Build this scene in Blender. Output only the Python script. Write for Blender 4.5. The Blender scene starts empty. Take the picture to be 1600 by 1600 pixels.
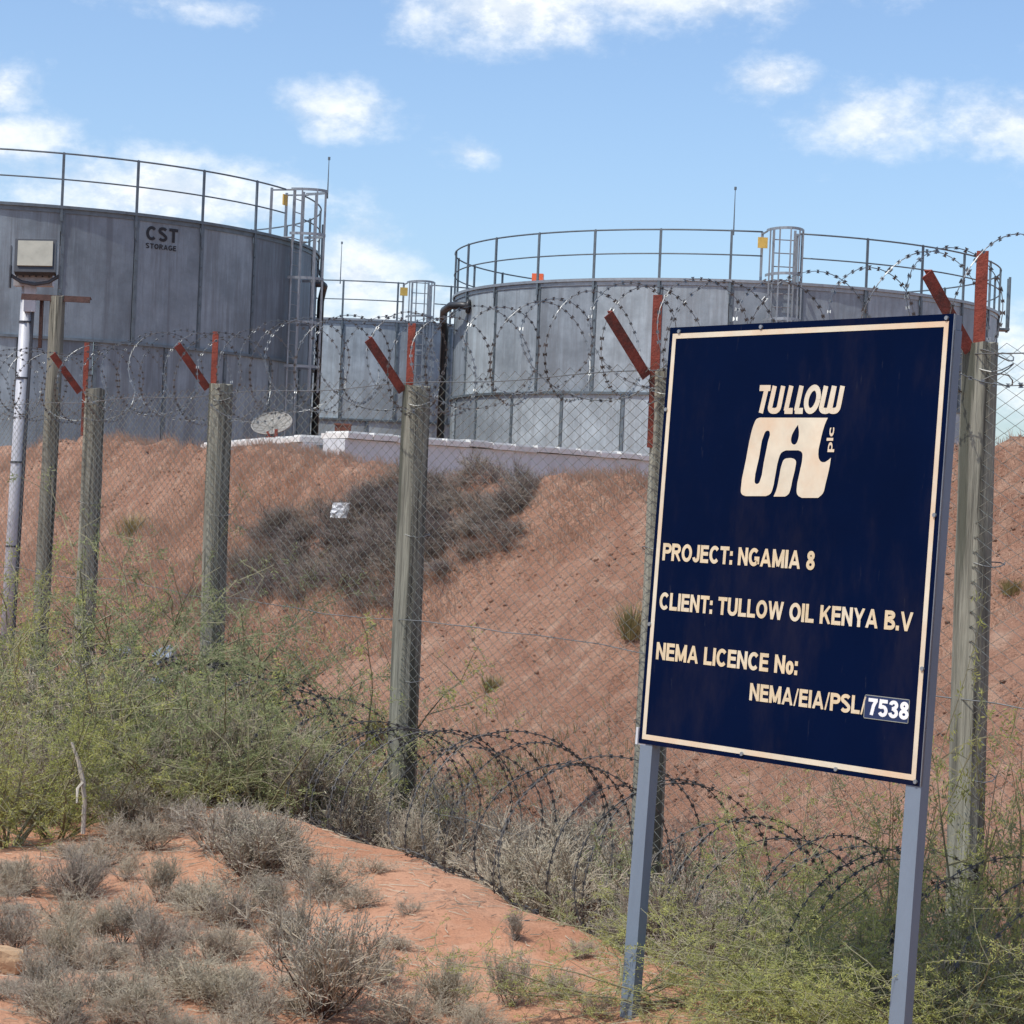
import bpy, math, random
import numpy as np
from mathutils import Vector, Matrix

random.seed(7)
RNG = np.random.default_rng(11)
SC = bpy.context.scene
COL = SC.collection

# ------------------------------------------------------------------ camera
EYE = 1.65
FPX = 3500.0
ROLL = math.radians(2.4)
PITCH = 12 / 3500
F = np.array([0, math.cos(PITCH), math.sin(PITCH)])
_R0 = np.array([1.0, 0, 0]); _U0 = np.array([0, -math.sin(PITCH), math.cos(PITCH)])
RV = math.cos(ROLL) * _R0 + math.sin(ROLL) * _U0
UV = -math.sin(ROLL) * _R0 + math.cos(ROLL) * _U0
CAM = np.array([0, 0, EYE])
cd = bpy.data.cameras.new('camera')
cam = bpy.data.objects.new('camera', cd); COL.objects.link(cam)
m = Matrix.Identity(4)
for i in range(3):
    m[i][0] = RV[i]; m[i][1] = UV[i]; m[i][2] = -F[i]; m[i][3] = CAM[i]
cam.matrix_world = m
cd.sensor_width = 36; cd.lens = FPX / 1600 * 36
cd.clip_start = 0.1; cd.clip_end = 9000
SC.camera = cam


def ray(px, py):
    return F + RV * (px - 800) / FPX + UV * (800 - py) / FPX


def P(px, py, d):
    return CAM + ray(px, py) * d


# ------------------------------------------------------------------ light, sky
SUN_EL = math.radians(60)
sh = np.array([-0.80, -0.60]); sh /= np.linalg.norm(sh)
SDIR = np.array([sh[0] * math.cos(SUN_EL), sh[1] * math.cos(SUN_EL), math.sin(SUN_EL)])
sl = bpy.data.lights.new('sun', 'SUN'); sl.energy = 3.05; sl.angle = math.radians(0.5); sl.color = (1.0, 0.95, 0.87)
so = bpy.data.objects.new('sun', sl); COL.objects.link(so)
so.rotation_euler = Vector(SDIR).to_track_quat('Z', 'Y').to_euler()
SC.view_settings.view_transform = 'Standard'; SC.view_settings.look = 'None'
SC.view_settings.gamma = 1; SC.view_settings.exposure = 0.3
SC.view_settings.use_curve_mapping = False


class N:
    """small node-tree writer"""
    def __init__(s, tree): s.t = tree
    def n(s, typ, inputs=None, **kw):
        nd = s.t.nodes.new(typ)
        for k, v in kw.items(): setattr(nd, k, v)
        for k, v in (inputs or {}).items():
            if hasattr(v, 'is_linked') or hasattr(v, 'links'): s.t.links.new(v, nd.inputs[k])
            else: nd.inputs[k].default_value = v
        return nd
    def math(s, op, a, b=None, c=None, clamp=False):
        i = {0: a}
        if b is not None: i[1] = b
        if c is not None: i[2] = c
        nd = s.n('ShaderNodeMath', i, operation=op); nd.use_clamp = clamp
        return nd.outputs[0]
    def noise(s, vec, scale, detail=4, rough=0.55, dist=0.0, out=0):
        i = {'Scale': scale, 'Detail': detail, 'Roughness': rough, 'Distortion': dist}
        if vec is not None: i['Vector'] = vec
        return s.n('ShaderNodeTexNoise', i).outputs[out]
    def ramp(s, fac, stops):
        nd = s.n('ShaderNodeValToRGB', {0: fac}); e = nd.color_ramp.elements
        while len(e) < len(stops): e.new(0.5)
        for el, (p, c) in zip(e, stops):
            el.position = p; el.color = c if len(c) == 4 else (*c, 1)
        return nd.outputs[0]
    def sstep(s, v, a, b, lo=0.0, hi=1.0):
        return s.n('ShaderNodeMapRange', {'Value': v, 'From Min': a, 'From Max': b, 'To Min': lo, 'To Max': hi}, interpolation_type='SMOOTHSTEP').outputs[0]
    def mix(s, fac, a, b, blend='MIX'):
        nd = s.n('ShaderNodeMix', data_type='RGBA', blend_type=blend)
        for idx, v in ((0, fac), (6, a), (7, b)):
            if hasattr(v, 'links'): s.t.links.new(v, nd.inputs[idx])
            else: nd.inputs[idx].default_value = v if idx == 0 else ((*v, 1) if len(v) == 3 else v)
        return nd.outputs[2]
    def mapping(s, vec, scale):
        return s.n('ShaderNodeMapping', {'Vector': vec, 'Scale': scale}).outputs[0]


world = bpy.data.worlds.new('World'); SC.world = world; world.use_nodes = True
wt = world.node_tree; wt.nodes.clear(); w = N(wt)
sky = w.n('ShaderNodeTexSky', sky_type='NISHITA'); sky.sun_disc = False
sky.sun_elevation = SUN_EL; sky.sun_rotation = math.atan2(SDIR[0], SDIR[1])
sky.altitude = 600; sky.air_density = 1.0; sky.dust_density = 2.6; sky.ozone_density = 1.0
tc = w.n('ShaderNodeTexCoord').outputs['Generated']
sep = w.n('ShaderNodeSeparateXYZ', {0: tc})
az = w.math('ARCTAN2', sep.outputs[0], sep.outputs[1])
el = w.math('ARCSINE', sep.outputs[2])
# cumulus clouds: soft ellipses broken up by noise, each at its own bearing and height
wob = w.noise(w.mapping(tc, (1, 1, 1.6)), 26, 6, 0.62)
wob2 = w.noise(w.mapping(tc, (1, 1, 1.6)), 85, 4, 0.6)
CLOUDS = [(800, 15, 200, 85, 1.0), (1050, -15, 300, 62, 1.0), (525, 172, 105, 50, .8), (1350, 188, 130, 72, .95), (1590, 195, 135, 78, .95),
          (1205, 124, 85, 36, .8), (15, 215, 110, 52, .9), (0, 145, 70, 50, .8), (250, 305, 330, 75, 1.0), (560, 425, 110, 115, 1.0), (620, 520, 240, 90, .9),
          (735, 240, 60, 28, .5), (255, 5, 120, 26, .4), (-250, 120, 260, 90, 1), (1950, 90, 260, 80, 1), (1640, 560, 170, 120, .75)]
acc = None
for px, py, a, b, k in CLOUDS:
    d = ray(px, py); d /= np.linalg.norm(d)
    a0 = math.atan2(d[0], d[1]); e0 = math.asin(d[2])
    # ellipses follow the slight tilt of the picture's horizon only through their centres
    u = w.math('DIVIDE', w.math('SUBTRACT', az, a0), a / FPX)
    v = w.math('DIVIDE', w.math('SUBTRACT', el, e0), b / FPX)
    q = w.math('SQRT', w.math('ADD', w.math('MULTIPLY', u, u), w.math('MULTIPLY', v, v)))
    bl = w.math('MULTIPLY', w.math('SUBTRACT', 1.0, q), k)
    acc = bl if acc is None else w.math('MAXIMUM', acc, bl)
acc = w.math('MAXIMUM', acc, -0.6)
# the same broken cumulus all round the sky
gn = w.noise(w.mapping(tc, (1, 1, 2.2)), 6.0, 6, 0.6)
far = w.sstep(w.math('ABSOLUTE', w.math('ADD', w.math('ABSOLUTE', az), w.math('ABSOLUTE', el))), 0.42, 0.7)
gen = w.math('MULTIPLY', w.sstep(gn, 0.53, 0.68), far)
dens = w.math('ADD', acc, w.math('MULTIPLY', w.math('SUBTRACT', wob, 0.5), 1.9))
dens = w.math('ADD', dens, w.math('MULTIPLY', w.math('SUBTRACT', wob2, 0.5), 0.55))
mask = w.math('MAXIMUM', w.sstep(dens, -0.12, 1.0, 0, 0.93), gen)
up = w.n('ShaderNodeVectorMath', {0: tc, 1: (0, 0, 1)}, operation='DOT_PRODUCT').outputs['Value']
skyc = w.mix(1.0, sky.outputs[0], (0.97, 1.07, 1.17), 'MULTIPLY')
ccol = w.ramp(w.math('ADD', w.math('MULTIPLY', wob2, 0.5), w.math('MULTIPLY', wob, 0.5)), [(0.34, (5.3, 5.75, 6.3, 1)), (0.60, (6.6, 6.8, 7.0, 1))])
wup = w.noise(w.mapping(w.n('ShaderNodeVectorMath', {0: tc, 1: (-.004, 0, .010)}, operation='ADD').outputs[0], (1, 1, 1.6)), 26, 6, 0.62)
shade = w.sstep(w.math('SUBTRACT', wob, wup), -0.10, 0.10)
ccol = w.mix(1.0, ccol, w.ramp(shade, [(0.0, (.84, .87, .91, 1)), (0.6, (1.0, 1.0, 1.0, 1))]), 'MULTIPLY')
fin = w.mix(mask, skyc, ccol)
bg = w.n('ShaderNodeBackground', {'Color': fin, 'Strength': 0.134})
w.n('ShaderNodeOutputWorld', {'Surface': bg.outputs[0]})


# ------------------------------------------------------------------ materials
def mat(name):
    mt = bpy.data.materials.new(name); mt.use_nodes = True
    t = mt.node_tree; t.nodes.clear(); n = N(t)
    b = n.n('ShaderNodeBsdfPrincipled'); o = n.n('ShaderNodeOutputMaterial', {'Surface': b.outputs[0]})
    return mt, n, b, o


def simple(name, base, var=0.18, scale=14, rough=0.7, metal=0.0, bump=0.0, bscale=60, stretch=(1, 1, 1), rand=0.1, tint=None, tint_th=(0.5, 0.7)):
    mt, n, b, o = mat(name)
    oc = n.n('ShaderNodeTexCoord').outputs['Object']
    v = n.mapping(oc, stretch)
    f = n.noise(v, scale, 6, 0.62)
    c = n.ramp(f, [(0.25, tuple(x * (1 - var * 1.6) for x in base)), (0.5, base), (0.78, tuple(min(1, x * (1 + var * 1.3)) for x in base))])
    if tint:
        c = n.mix(n.sstep(n.noise(n.mapping(oc, tuple(q * 1.0 for q in stretch)), scale * 0.35, 5, 0.65), *tint_th), c, tint)
    ri = n.n('ShaderNodeObjectInfo').outputs['Random']
    c = n.mix(1.0, c, n.ramp(ri, [(0, (1 - rand,) * 3), (1, (1 + rand,) * 3)]), 'MULTIPLY') if rand else c
    n.t.links.new(c, b.inputs['Base Color'])
    b.inputs['Roughness'].default_value = rough; b.inputs['Metallic'].default_value = metal
    if bump:
        bp = n.n('ShaderNodeBump', {'Height': n.noise(v, bscale, 4, 0.6), 'Strength': bump, 'Distance': 0.01})
        n.t.links.new(bp.outputs[0], b.inputs['Normal'])
    return mt


def soil(name, a, bcol, pale, dscale, lit=False):
    mt, n, b, o = mat(name)
    pos = n.n('ShaderNodeNewGeometry').outputs['Position']
    big = n.noise(pos, 0.9, 5, 0.6); mid = n.noise(pos, 5.5, 6, 0.62); fine = n.noise(pos, 42, 5, 0.7)
    c = n.mix(n.sstep(big, 0.36, 0.66), a, bcol)
    c = n.mix(n.sstep(mid, 0.48, 0.72, 0, 0.75), c, pale)
    if lit: c = n.mix(n.math('MULTIPLY', n.sstep(n.noise(pos, 1.7, 4, 0.6), 0.56, 0.70), n.sstep(n.noise(pos, 38, 4, 0.7), 0.44, 0.60, 0, 0.6)), c, (0.235, 0.165, 0.125))
    c = n.mix(n.sstep(fine, 0.52, 0.70, 0, 0.42), c, tuple(x * 0.42 for x in bcol))
    c = n.mix(n.sstep(n.noise(pos, 22, 4, 0.65), 0.55, 0.68, 0, 0.45), c, tuple(x * 0.5 for x in bcol))
    c = n.mix(n.sstep(n.noise(pos, 85, 3, 0.6), 0.60, 0.72, 0, 0.5), c, tuple(min(1, x * 1.25) for x in pale))
    n.t.links.new(c, b.inputs['Base Color']); b.inputs['Roughness'].default_value = 0.95
    b.inputs['Specular IOR Level'].default_value = 0.15
    h = n.math('ADD', n.math('MULTIPLY', n.noise(pos, 14, 6, 0.68), 1.0), n.math('MULTIPLY', fine, 0.5))
    bp = n.n('ShaderNodeBump', {'Height': h, 'Strength': 0.9, 'Distance': dscale})
    n.t.links.new(bp.outputs[0], b.inputs['Normal'])
    return mt


def leafmat(name, cols, trans=0.3, rand=0.16, rough=0.6):
    mt, n, b, o = mat(name)
    oc = n.n('ShaderNodeTexCoord').outputs['Object']
    f = n.noise(oc, 9, 4, 0.7); f2 = n.noise(oc, 60, 2, 0.6)
    ff = n.math('ADD', n.math('MULTIPLY', f, 0.6), n.math('MULTIPLY', f2, 0.4))
    k = len(cols)
    c = n.ramp(ff, [(0.3 + 0.4 * i / (k - 1), cols[i]) for i in range(k)])
    ri = n.n('ShaderNodeObjectInfo').outputs['Random']
    c = n.mix(1.0, c, n.ramp(ri, [(0, (1 - rand, 1 - rand, 1 - rand * .6)), (1, (1 + rand, 1 + rand, 1 + rand * .6))]), 'MULTIPLY')
    n.t.links.new(c, b.inputs['Base Color']); b.inputs['Roughness'].default_value = rough
    b.inputs['Specular IOR Level'].default_value = 0.25
    tr = n.n('ShaderNodeBsdfTranslucent', {'Color': c})
    ms = n.n('ShaderNodeMixShader', {0: trans, 1: b.outputs[0], 2: tr.outputs[0]})
    n.t.links.new(ms.outputs[0], o.inputs['Surface'])
    return mt


def galv(name, base, stain, streak=0.5):
    mt, n, b, o = mat(name)
    ob = n.n('ShaderNodeTexCoord').outputs['Object']
    ri0 = n.n('ShaderNodeObjectInfo').outputs['Random']
    oc = n.n('ShaderNodeVectorMath', {0: ob, 1: n.n('ShaderNodeCombineXYZ', {0: n.math('MULTIPLY', ri0, 37.0), 1: n.math('MULTIPLY', ri0, 91.0), 2: n.math('MULTIPLY', ri0, 53.0)}).outputs[0]}, operation='ADD').outputs[0]
    st = n.noise(n.mapping(oc, (1, 1, 0.05)), 4.2, 6, 0.68)
    st2 = n.noise(n.mapping(oc, (1, 1, 0.10)), 17, 4, 0.6)
    cl = n.noise(oc, 1.1, 6, 0.68); sp = n.noise(oc, 30, 3, 0.7)
    c = n.ramp(cl, [(0.36, tuple(x * .72 for x in base)), (0.66, tuple(x * 1.2 for x in base))])
    c = n.mix(n.math('MULTIPLY', n.sstep(st, 0.44, 0.60), streak), c, stain)
    c = n.mix(n.sstep(st2, 0.52, 0.72, 0, 0.28), c, tuple(x * 1.45 for x in base))
    c = n.mix(n.sstep(sp, 0.5, 0.7, 0, 0.18), c, tuple(x * .6 for x in base))
    ri = n.n('ShaderNodeObjectInfo').outputs['Random']
    c = n.mix(1.0, c, n.ramp(ri, [(0, (.66, .67, .70)), (1, (1.24, 1.24, 1.22))]), 'MULTIPLY')
    n.t.links.new(c, b.inputs['Base Color']); b.inputs['Metallic'].default_value = 0.12
    n.t.links.new(n.sstep(cl, 0.3, 0.7, 0.48, 0.66), b.inputs['Roughness'])
    bp = n.n('ShaderNodeBump', {'Height': n.noise(oc, 1.6, 3, 0.5), 'Strength': 0.25, 'Distance': 0.05})
    n.t.links.new(bp.outputs[0], b.inputs['Normal'])
    return mt


M = {}
M['sand'] = soil('orange_sand', (0.49, 0.265, 0.165), (0.42, 0.208, 0.122), (0.54, 0.315, 0.205), 0.02, True)
M['berm'] = soil('red_earth', (0.44, 0.25, 0.172), (0.33, 0.172, 0.115), (0.57, 0.38, 0.275), 0.08)
M['gravel'] = soil('pad_earth', (0.40, 0.22, 0.14), (0.36, 0.19, 0.12), (0.45, 0.27, 0.18), 0.02)
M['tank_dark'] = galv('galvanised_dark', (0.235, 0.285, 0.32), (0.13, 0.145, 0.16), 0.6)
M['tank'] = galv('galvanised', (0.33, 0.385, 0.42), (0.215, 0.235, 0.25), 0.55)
M['rail'] = simple('rail_steel', (0.13, 0.16, 0.18), 0.2, 6, 0.5, 0.4)
M['ladder'] = simple('ladder_steel', (0.27, 0.295, 0.315), 0.15, 8, 0.45, 0.5)
M['blackpipe'] = simple('black_pipe', (0.025, 0.027, 0.03), 0.2, 6, 0.45)
M['lettering_black'] = simple('black_print', (0.012, 0.013, 0.018), 0.1, 6, 0.6, rand=0)
M['wood'] = simple('weathered_wood', (0.205, 0.20, 0.16), 0.6, 26, 0.92, 0, 2.0, 40, (1, 1, 0.05), 0.14, (0.075, 0.078, 0.058), (0.50, 0.57))
M['rust'] = simple('rusty_red_steel', (0.20, 0.040, 0.024), 0.35, 18, 0.85, 0, 0.5, 80, (1, 1, 1), 0.12, (0.10, 0.035, 0.025), (0.5, 0.66))
M['rustdark'] = simple('dark_rusty_steel', (0.055, 0.025, 0.02), 0.35, 18, 0.85, 0, 0.5, 80)
M['rustbox'] = simple('rust_brown_steel', (0.145, 0.052, 0.034), 0.4, 14, 0.9, 0, 0.5, 60)
M['wire'] = simple('weathered_wire', (0.21, 0.215, 0.21), 0.3, 9, 0.5, 0.55)
M['mesh'] = simple('mesh_wire', (0.36, 0.38, 0.33), 0.2, 5, 0.55, 0.45)
M['razor'] = simple('razor_wire_steel', (0.17, 0.18, 0.185), 0.4, 5, 0.42, 0.6)
M['razor_old'] = simple('old_razor_wire', (0.085, 0.083, 0.08), 0.45, 5, 0.6, 0.3)
M['white'] = simple('white_wall_paint', (0.56, 0.58, 0.60), 0.12, 5, 0.85, 0, 0.3, 40, (1, 1, .3), 0.05, (0.45, 0.40, 0.35), (0.62, 0.8))
M['coping'] = simple('white_coping', (0.66, 0.65, 0.62), 0.12, 12, 0.85, 0, 0.5, 30, (1, 1, 1), 0.1)
M['navy'] = simple('navy_paint', (0.0006, 0.0050, 0.027), 0.12, 2, 0.5, 0, rand=0)
_b = M['navy'].node_tree.nodes['Principled BSDF']; _b.inputs['Specular IOR Level'].default_value = 0.03
_n = N(M['navy'].node_tree); _oc = _n.n('ShaderNodeTexCoord').outputs['Object']
_src = _b.inputs['Base Color'].links[0].from_socket
_c = _n.mix(_n.sstep(_n.noise(_n.mapping(_oc, (1, 1, .35)), 3.0, 6, 0.7), 0.48, 0.75, 0, 0.10), _src, (0.10, 0.075, 0.06))
_c = _n.mix(_n.sstep(_n.noise(_n.mapping(_oc, (1, 1, .12)), 46, 5, 0.75), 0.64, 0.74, 0, 0.16), _c, (0.10, 0.10, 0.11))
M['navy'].node_tree.links.new(_c, _b.inputs['Base Color'])
M['cream'] = simple('cream_foil', (0.64, 0.585, 0.45), 0.12, 9, 0.55, 0, rand=0, tint=(0.64, 0.47, 0.31), tint_th=(0.40, 0.72))
M['cream2'] = simple('cream_letters', (0.62, 0.50, 0.315), 0.12, 16, 0.6, 0, rand=0, tint=(0.66, 0.59, 0.44), tint_th=(0.45, 0.65))
M['whiteprint'] = simple('white_print', (0.78, 0.80, 0.80), 0.08, 20, 0.6, 0, rand=0)
M['patch'] = simple('blue_patch', (0.006, 0.022, 0.085), 0.1, 5, 0.4, 0, rand=0)
M['frame'] = simple('grey_blue_paint', (0.17, 0.215, 0.27), 0.10, 6, 0.5, 0.1, 0.15, 60, (1, 1, .3), 0.02, (0.115, 0.14, 0.17), (0.55, 0.75))
M['polepaint'] = simple('pale_pole_paint', (0.45, 0.46, 0.49), 0.15, 7, 0.55, 0.15, 0.2, 40, (1, 1, .25), 0.03, (0.28, 0.27, 0.27), (0.5, 0.72))
M['lampbody'] = simple('dark_lamp_housing', (0.05, 0.055, 0.065), 0.15, 8, 0.5, 0.2)
M['lens'] = simple('cloudy_lens', (0.40, 0.39, 0.32), 0.14, 9, 0.35, 0)
M['yellow'] = simple('yellow_tag', (0.62, 0.42, 0.10), 0.12, 8, 0.6)
M['orange'] = simple('orange_plastic', (0.80, 0.14, 0.05), 0.1, 8, 0.5)
M['dish'] = simple('dish_paint', (0.25, 0.235, 0.21), 0.15, 7, 0.7, 0)
M['twig'] = leafmat('grey_twig', [(0.225, 0.18, 0.135), (0.38, 0.32, 0.245), (0.52, 0.45, 0.355)], 0.12, 0.14, 0.85)
M['twigleaf'] = leafmat('grey_leaf', [(0.26, 0.24, 0.175), (0.40, 0.365, 0.28), (0.53, 0.485, 0.385)], 0.25, 0.14, 0.85)
M['stem'] = simple('brown_stem', (0.115, 0.062, 0.042), 0.3, 20, 0.9)
M['deadtwig'] = leafmat('dead_twig', [(0.11, 0.085, 0.07), (0.205, 0.165, 0.14), (0.33, 0.28, 0.235)], 0.1, 0.2, 0.9)
M['branch'] = leafmat('green_branch', [(0.13, 0.125, 0.07), (0.23, 0.215, 0.125), (0.34, 0.31, 0.20)], 0.08, 0.12, 0.7)
M['leaf'] = leafmat('green_leaf', [(0.18, 0.215, 0.095), (0.30, 0.34, 0.16), (0.44, 0.455, 0.25)], 0.5, 0.16)
M['leaf2'] = leafmat('yellow_green_leaf', [(0.25, 0.28, 0.085), (0.42, 0.44, 0.145), (0.56, 0.54, 0.22)], 0.5, 0.16)
M['straw'] = leafmat('dry_straw', [(0.38, 0.24, 0.17), (0.56, 0.39, 0.28), (0.70, 0.55, 0.41)], 0.25, 0.1, 0.85)
M['greengrass'] = leafmat('green_grass', [(0.12, 0.14, 0.06), (0.18, 0.19, 0.09), (0.27, 0.25, 0.14)], 0.3, 0.1)
M['tuft'] = leafmat('yellow_tuft', [(0.22, 0.20, 0.085), (0.33, 0.285, 0.125), (0.44, 0.36, 0.18)], 0.3, 0.12)
M['rock'] = simple('sandstone', (0.46, 0.30, 0.17), 0.25, 6, 0.95, 0, 1.0, 25)
M['pebble'] = simple('pebbles', (0.34, 0.20, 0.13), 0.35, 3, 0.95, 0, 0.5, 60)
M['plastic'] = simple('white_plastic', (0.80, 0.81, 0.82), 0.06, 8, 0.5)
M['bluegrey'] = simple('blue_grey_plastic', (0.22, 0.26, 0.32), 0.25, 8, 0.6)
M['palestick'] = simple('bleached_wood', (0.50, 0.45, 0.38), 0.2, 20, 0.85, 0, 0.5, 50, (1, 1, .2))


# ------------------------------------------------------------------ mesh helpers
class MB:
    def __init__(s): s.v = []; s.f = []
    def add(s, vs, fs):
        k = len(s.v); s.v.extend([tuple(map(float, x)) for x in vs]); s.f.extend([tuple(i + k for i in q) for q in fs])
    def box(s, c, size, X=(1, 0, 0), Y=(0, 1, 0), Z=(0, 0, 1)):
        c = np.array(c, float); X = np.array(X, float); Y = np.array(Y, float); Z = np.array(Z, float)
        hx, hy, hz = (q / 2 for q in size)
        vs = [c + X * a * hx + Y * b * hy + Z * d * hz for d in (-1, 1) for b in (-1, 1) for a in (-1, 1)]
        s.add(vs, [(0, 2, 3, 1), (4, 5, 7, 6), (0, 1, 5, 4), (2, 6, 7, 3), (0, 4, 6, 2), (1, 3, 7, 5)])
    def tube(s, pts, r, n=6, caps=True):
        pts = [np.array(p, float) for p in pts]; L = len(pts)
        rs = r if hasattr(r, '__len__') else [r] * L
        ring = []; ref = None
        for i in range(L):
            t = pts[min(i + 1, L - 1)] - pts[max(i - 1, 0)]
            t = t / (np.linalg.norm(t) + 1e-12)
            if ref is None:
                ref = np.array([0, 0, 1.0]) if abs(t[2]) < .9 else np.array([1.0, 0, 0])
            a = ref - t * (ref @ t); a /= np.linalg.norm(a) + 1e-12; ref = a
            b = np.cross(t, a)
            ring += [pts[i] + rs[i] * (math.cos(2 * math.pi * k / n) * a + math.sin(2 * math.pi * k / n) * b) for k in range(n)]
        fs = [(i * n + k, i * n + (k + 1) % n, (i + 1) * n + (k + 1) % n, (i + 1) * n + k) for i in range(L - 1) for k in range(n)]
        if caps: fs += [tuple(reversed(range(n))), tuple((L - 1) * n + k for k in range(n))]
        s.add(ring, fs)
    def mesh(s, name, smooth=False):
        me = bpy.data.meshes.new(name); me.from_pydata(s.v, [], s.f); me.update()
        if smooth: me.polygons.foreach_set('use_smooth', [True] * len(me.polygons))
        return me


def obj(name, data, material=None, parent=None, smooth=False, **props):
    me = data.mesh(name, smooth) if isinstance(data, MB) else data
    if material is not None and not me.materials: me.materials.append(M[material])
    o = bpy.data.objects.new(name, me); COL.objects.link(o)
    if parent is not None: o.parent = parent
    for k, v in props.items(): o[k] = v
    return o


def thing(name, label, cat, loc=(0, 0, 0), group=None, rotz=0.0):
    o = bpy.data.objects.new(name, None); COL.objects.link(o); o.location = tuple(map(float, loc))
    o.rotation_euler = (0, 0, rotz); o.empty_display_size = 0.2
    o['label'] = label; o['category'] = cat
    if group: o['group'] = group
    return o


# ------------------------------------------------------------------ terrain
UU = np.array([-0.508, 0.861]); UU /= np.linalg.norm(UU)      # along the fence
NN = np.array([UU[1], -UU[0]])                                # across it, away from the camera
FENCE_N = 5.86


def _hash(ix, iy, seed):
    h = (ix.astype(np.int64) * 374761393 + iy.astype(np.int64) * 668265263 + seed * 982451653) & 0x7fffffff
    h = ((h ^ (h >> 13)) * 1274126177) & 0x7fffffff
    return ((h ^ (h >> 16)) & 0xffff) / 65535.0


def vnoise(x, y, seed=0):
    ix = np.floor(x); iy = np.floor(y); fx = x - ix; fy = y - iy
    fx = fx * fx * (3 - 2 * fx); fy = fy * fy * (3 - 2 * fy)
    a = _hash(ix, iy, seed); b = _hash(ix + 1, iy, seed); c = _hash(ix, iy + 1, seed); d = _hash(ix + 1, iy + 1, seed)
    return (a * (1 - fx) + b * fx) * (1 - fy) + (c * (1 - fx) + d * fx) * fy - 0.5


def fbm(x, y, sc, seed, oct=3):
    t = 0; k = 1.0
    for i in range(oct):
        for j, a in enumerate((.35 + 1.1 * i, 1.45 + 1.1 * i, 2.6 + 1.1 * i)):      # three turned lattices: no grain along one direction
            c_, s_ = math.cos(a) * sc, math.sin(a) * sc
            t = t + .62 * k * vnoise(x * c_ - y * s_ + 17.3 * i + 5.1 * j, x * s_ + y * c_ - 9.1 * i, seed + i + 50 * j)
        sc *= 2.1; k *= .5
    return t


def sst(a, b, x):
    t = np.clip((x - a) / (b - a), 0, 1); return t * t * (3 - 2 * t)


CREST_N = 9.6
_cs, _ch = [], []
for px, py in [(-60, 692), (60, 690), (150, 688), (250, 690), (340, 698), (420, 706), (503, 716), (550, 722), (600, 735), (660, 746), (720, 752), (800, 753), (860, 748), (950, 738), (1010, 730), (1150, 718), (1490, 692), (1600, 686), (1700, 680)]:
    r_ = ray(px, py); d_ = CREST_N / (NN @ r_[:2]); p_ = CAM + r_ * d_
    _cs.append(UU @ p_[:2]); _ch.append(p_[2])
_o = np.argsort(_cs); _cs = np.array(_cs)[_o]; _ch = np.array(_ch)[_o]


def terrain(x, y):
    x = np.asarray(x, float); y = np.asarray(y, float)
    s = UU[0] * x + UU[1] * y; n = NN[0] * x + NN[1] * y
    H = np.interp(s, _cs, _ch)
    edge = 4.72 + 0.35 * vnoise(s * 0.8, s * 0 + 3.3, 5)
    near = sst(-80, 0, n) * sst(-60, -10, s) * (1 - sst(60, 140, s))
    z = -0.30 * sst(edge, edge + 0.55, n) + 0.07 * np.exp(-((n - edge + 0.25) / 0.45) ** 2)
    z = z + 0.10 * fbm(x, y, 0.7, 3, 2) * near + 0.05 * fbm(x, y, 2.6, 9, 2) * near
    t = np.clip((n - 6.5) / (CREST_N - 6.5), 0, 1.0)
    prof = t ** 1.08
    z = z + (H + 0.24) * (prof - 0.06 * np.sin(math.pi * t))
    after = sst(CREST_N, CREST_N + 1.6, n)
    z = z + (2.0 - 0.02 - (H - 0.06)) * after
    face = sst(6.4, 7.0, n) * (1 - sst(CREST_N + .4, CREST_N + 1.2, n))
    # gully running down the face, towards the left
    sg = 14.3 + (CREST_N - n) * 1.15
    z = z - 0.24 * np.exp(-((s - sg) / 0.75) ** 2) * face * sst(6.4, 8, n)
    z = z + face * (0.16 * fbm(x, y, 1.1, 21, 2) * (0.25 + 0.75 * np.sin(math.pi * t)) + 0.20 * fbm(x * .8 + y * .6, y * .8 - x * .6, 2.6, 31, 2) + 0.085 * fbm(x * .97 - y * .24, y * .97 + x * .24, 9.0, 41, 1))
    return z


def tz(x, y): return float(terrain(np.array([x]), np.array([y]))[0])


def hit(px, py, d0=6.0, d1=34.0):
    """where the sight line through a point of the photograph meets the ground"""
    ds = np.arange(d0, d1, 0.02); r_ = ray(px, py)
    X = CAM[0] + r_[0] * ds; Y = CAM[1] + r_[1] * ds; Z = CAM[2] + r_[2] * ds
    k = np.nonzero(Z < terrain(X, Y))[0]
    i = k[0] if len(k) else len(ds) - 1
    return np.array([X[i], Y[i], float(terrain(X[i:i + 1], Y[i:i + 1])[0])]), ds[i]


def col(px, d):
    """the ground point at a bearing and a depth"""
    r_ = ray(px, 800); x = r_[0] * d; y = r_[1] * d
    return np.array([x, y, tz(x, y)])


def spread(a, b, step, out0, out1):
    core = list(np.arange(a, b + 1e-6, step)); lo = []; hi = []
    st = step; v = a
    while v > out0: st *= 1.35; v -= st; lo.append(v)
    st = step; v = b
    while v < out1: st *= 1.35; v += st; hi.append(v)
    return np.array(lo[::-1] + core + hi)


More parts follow.
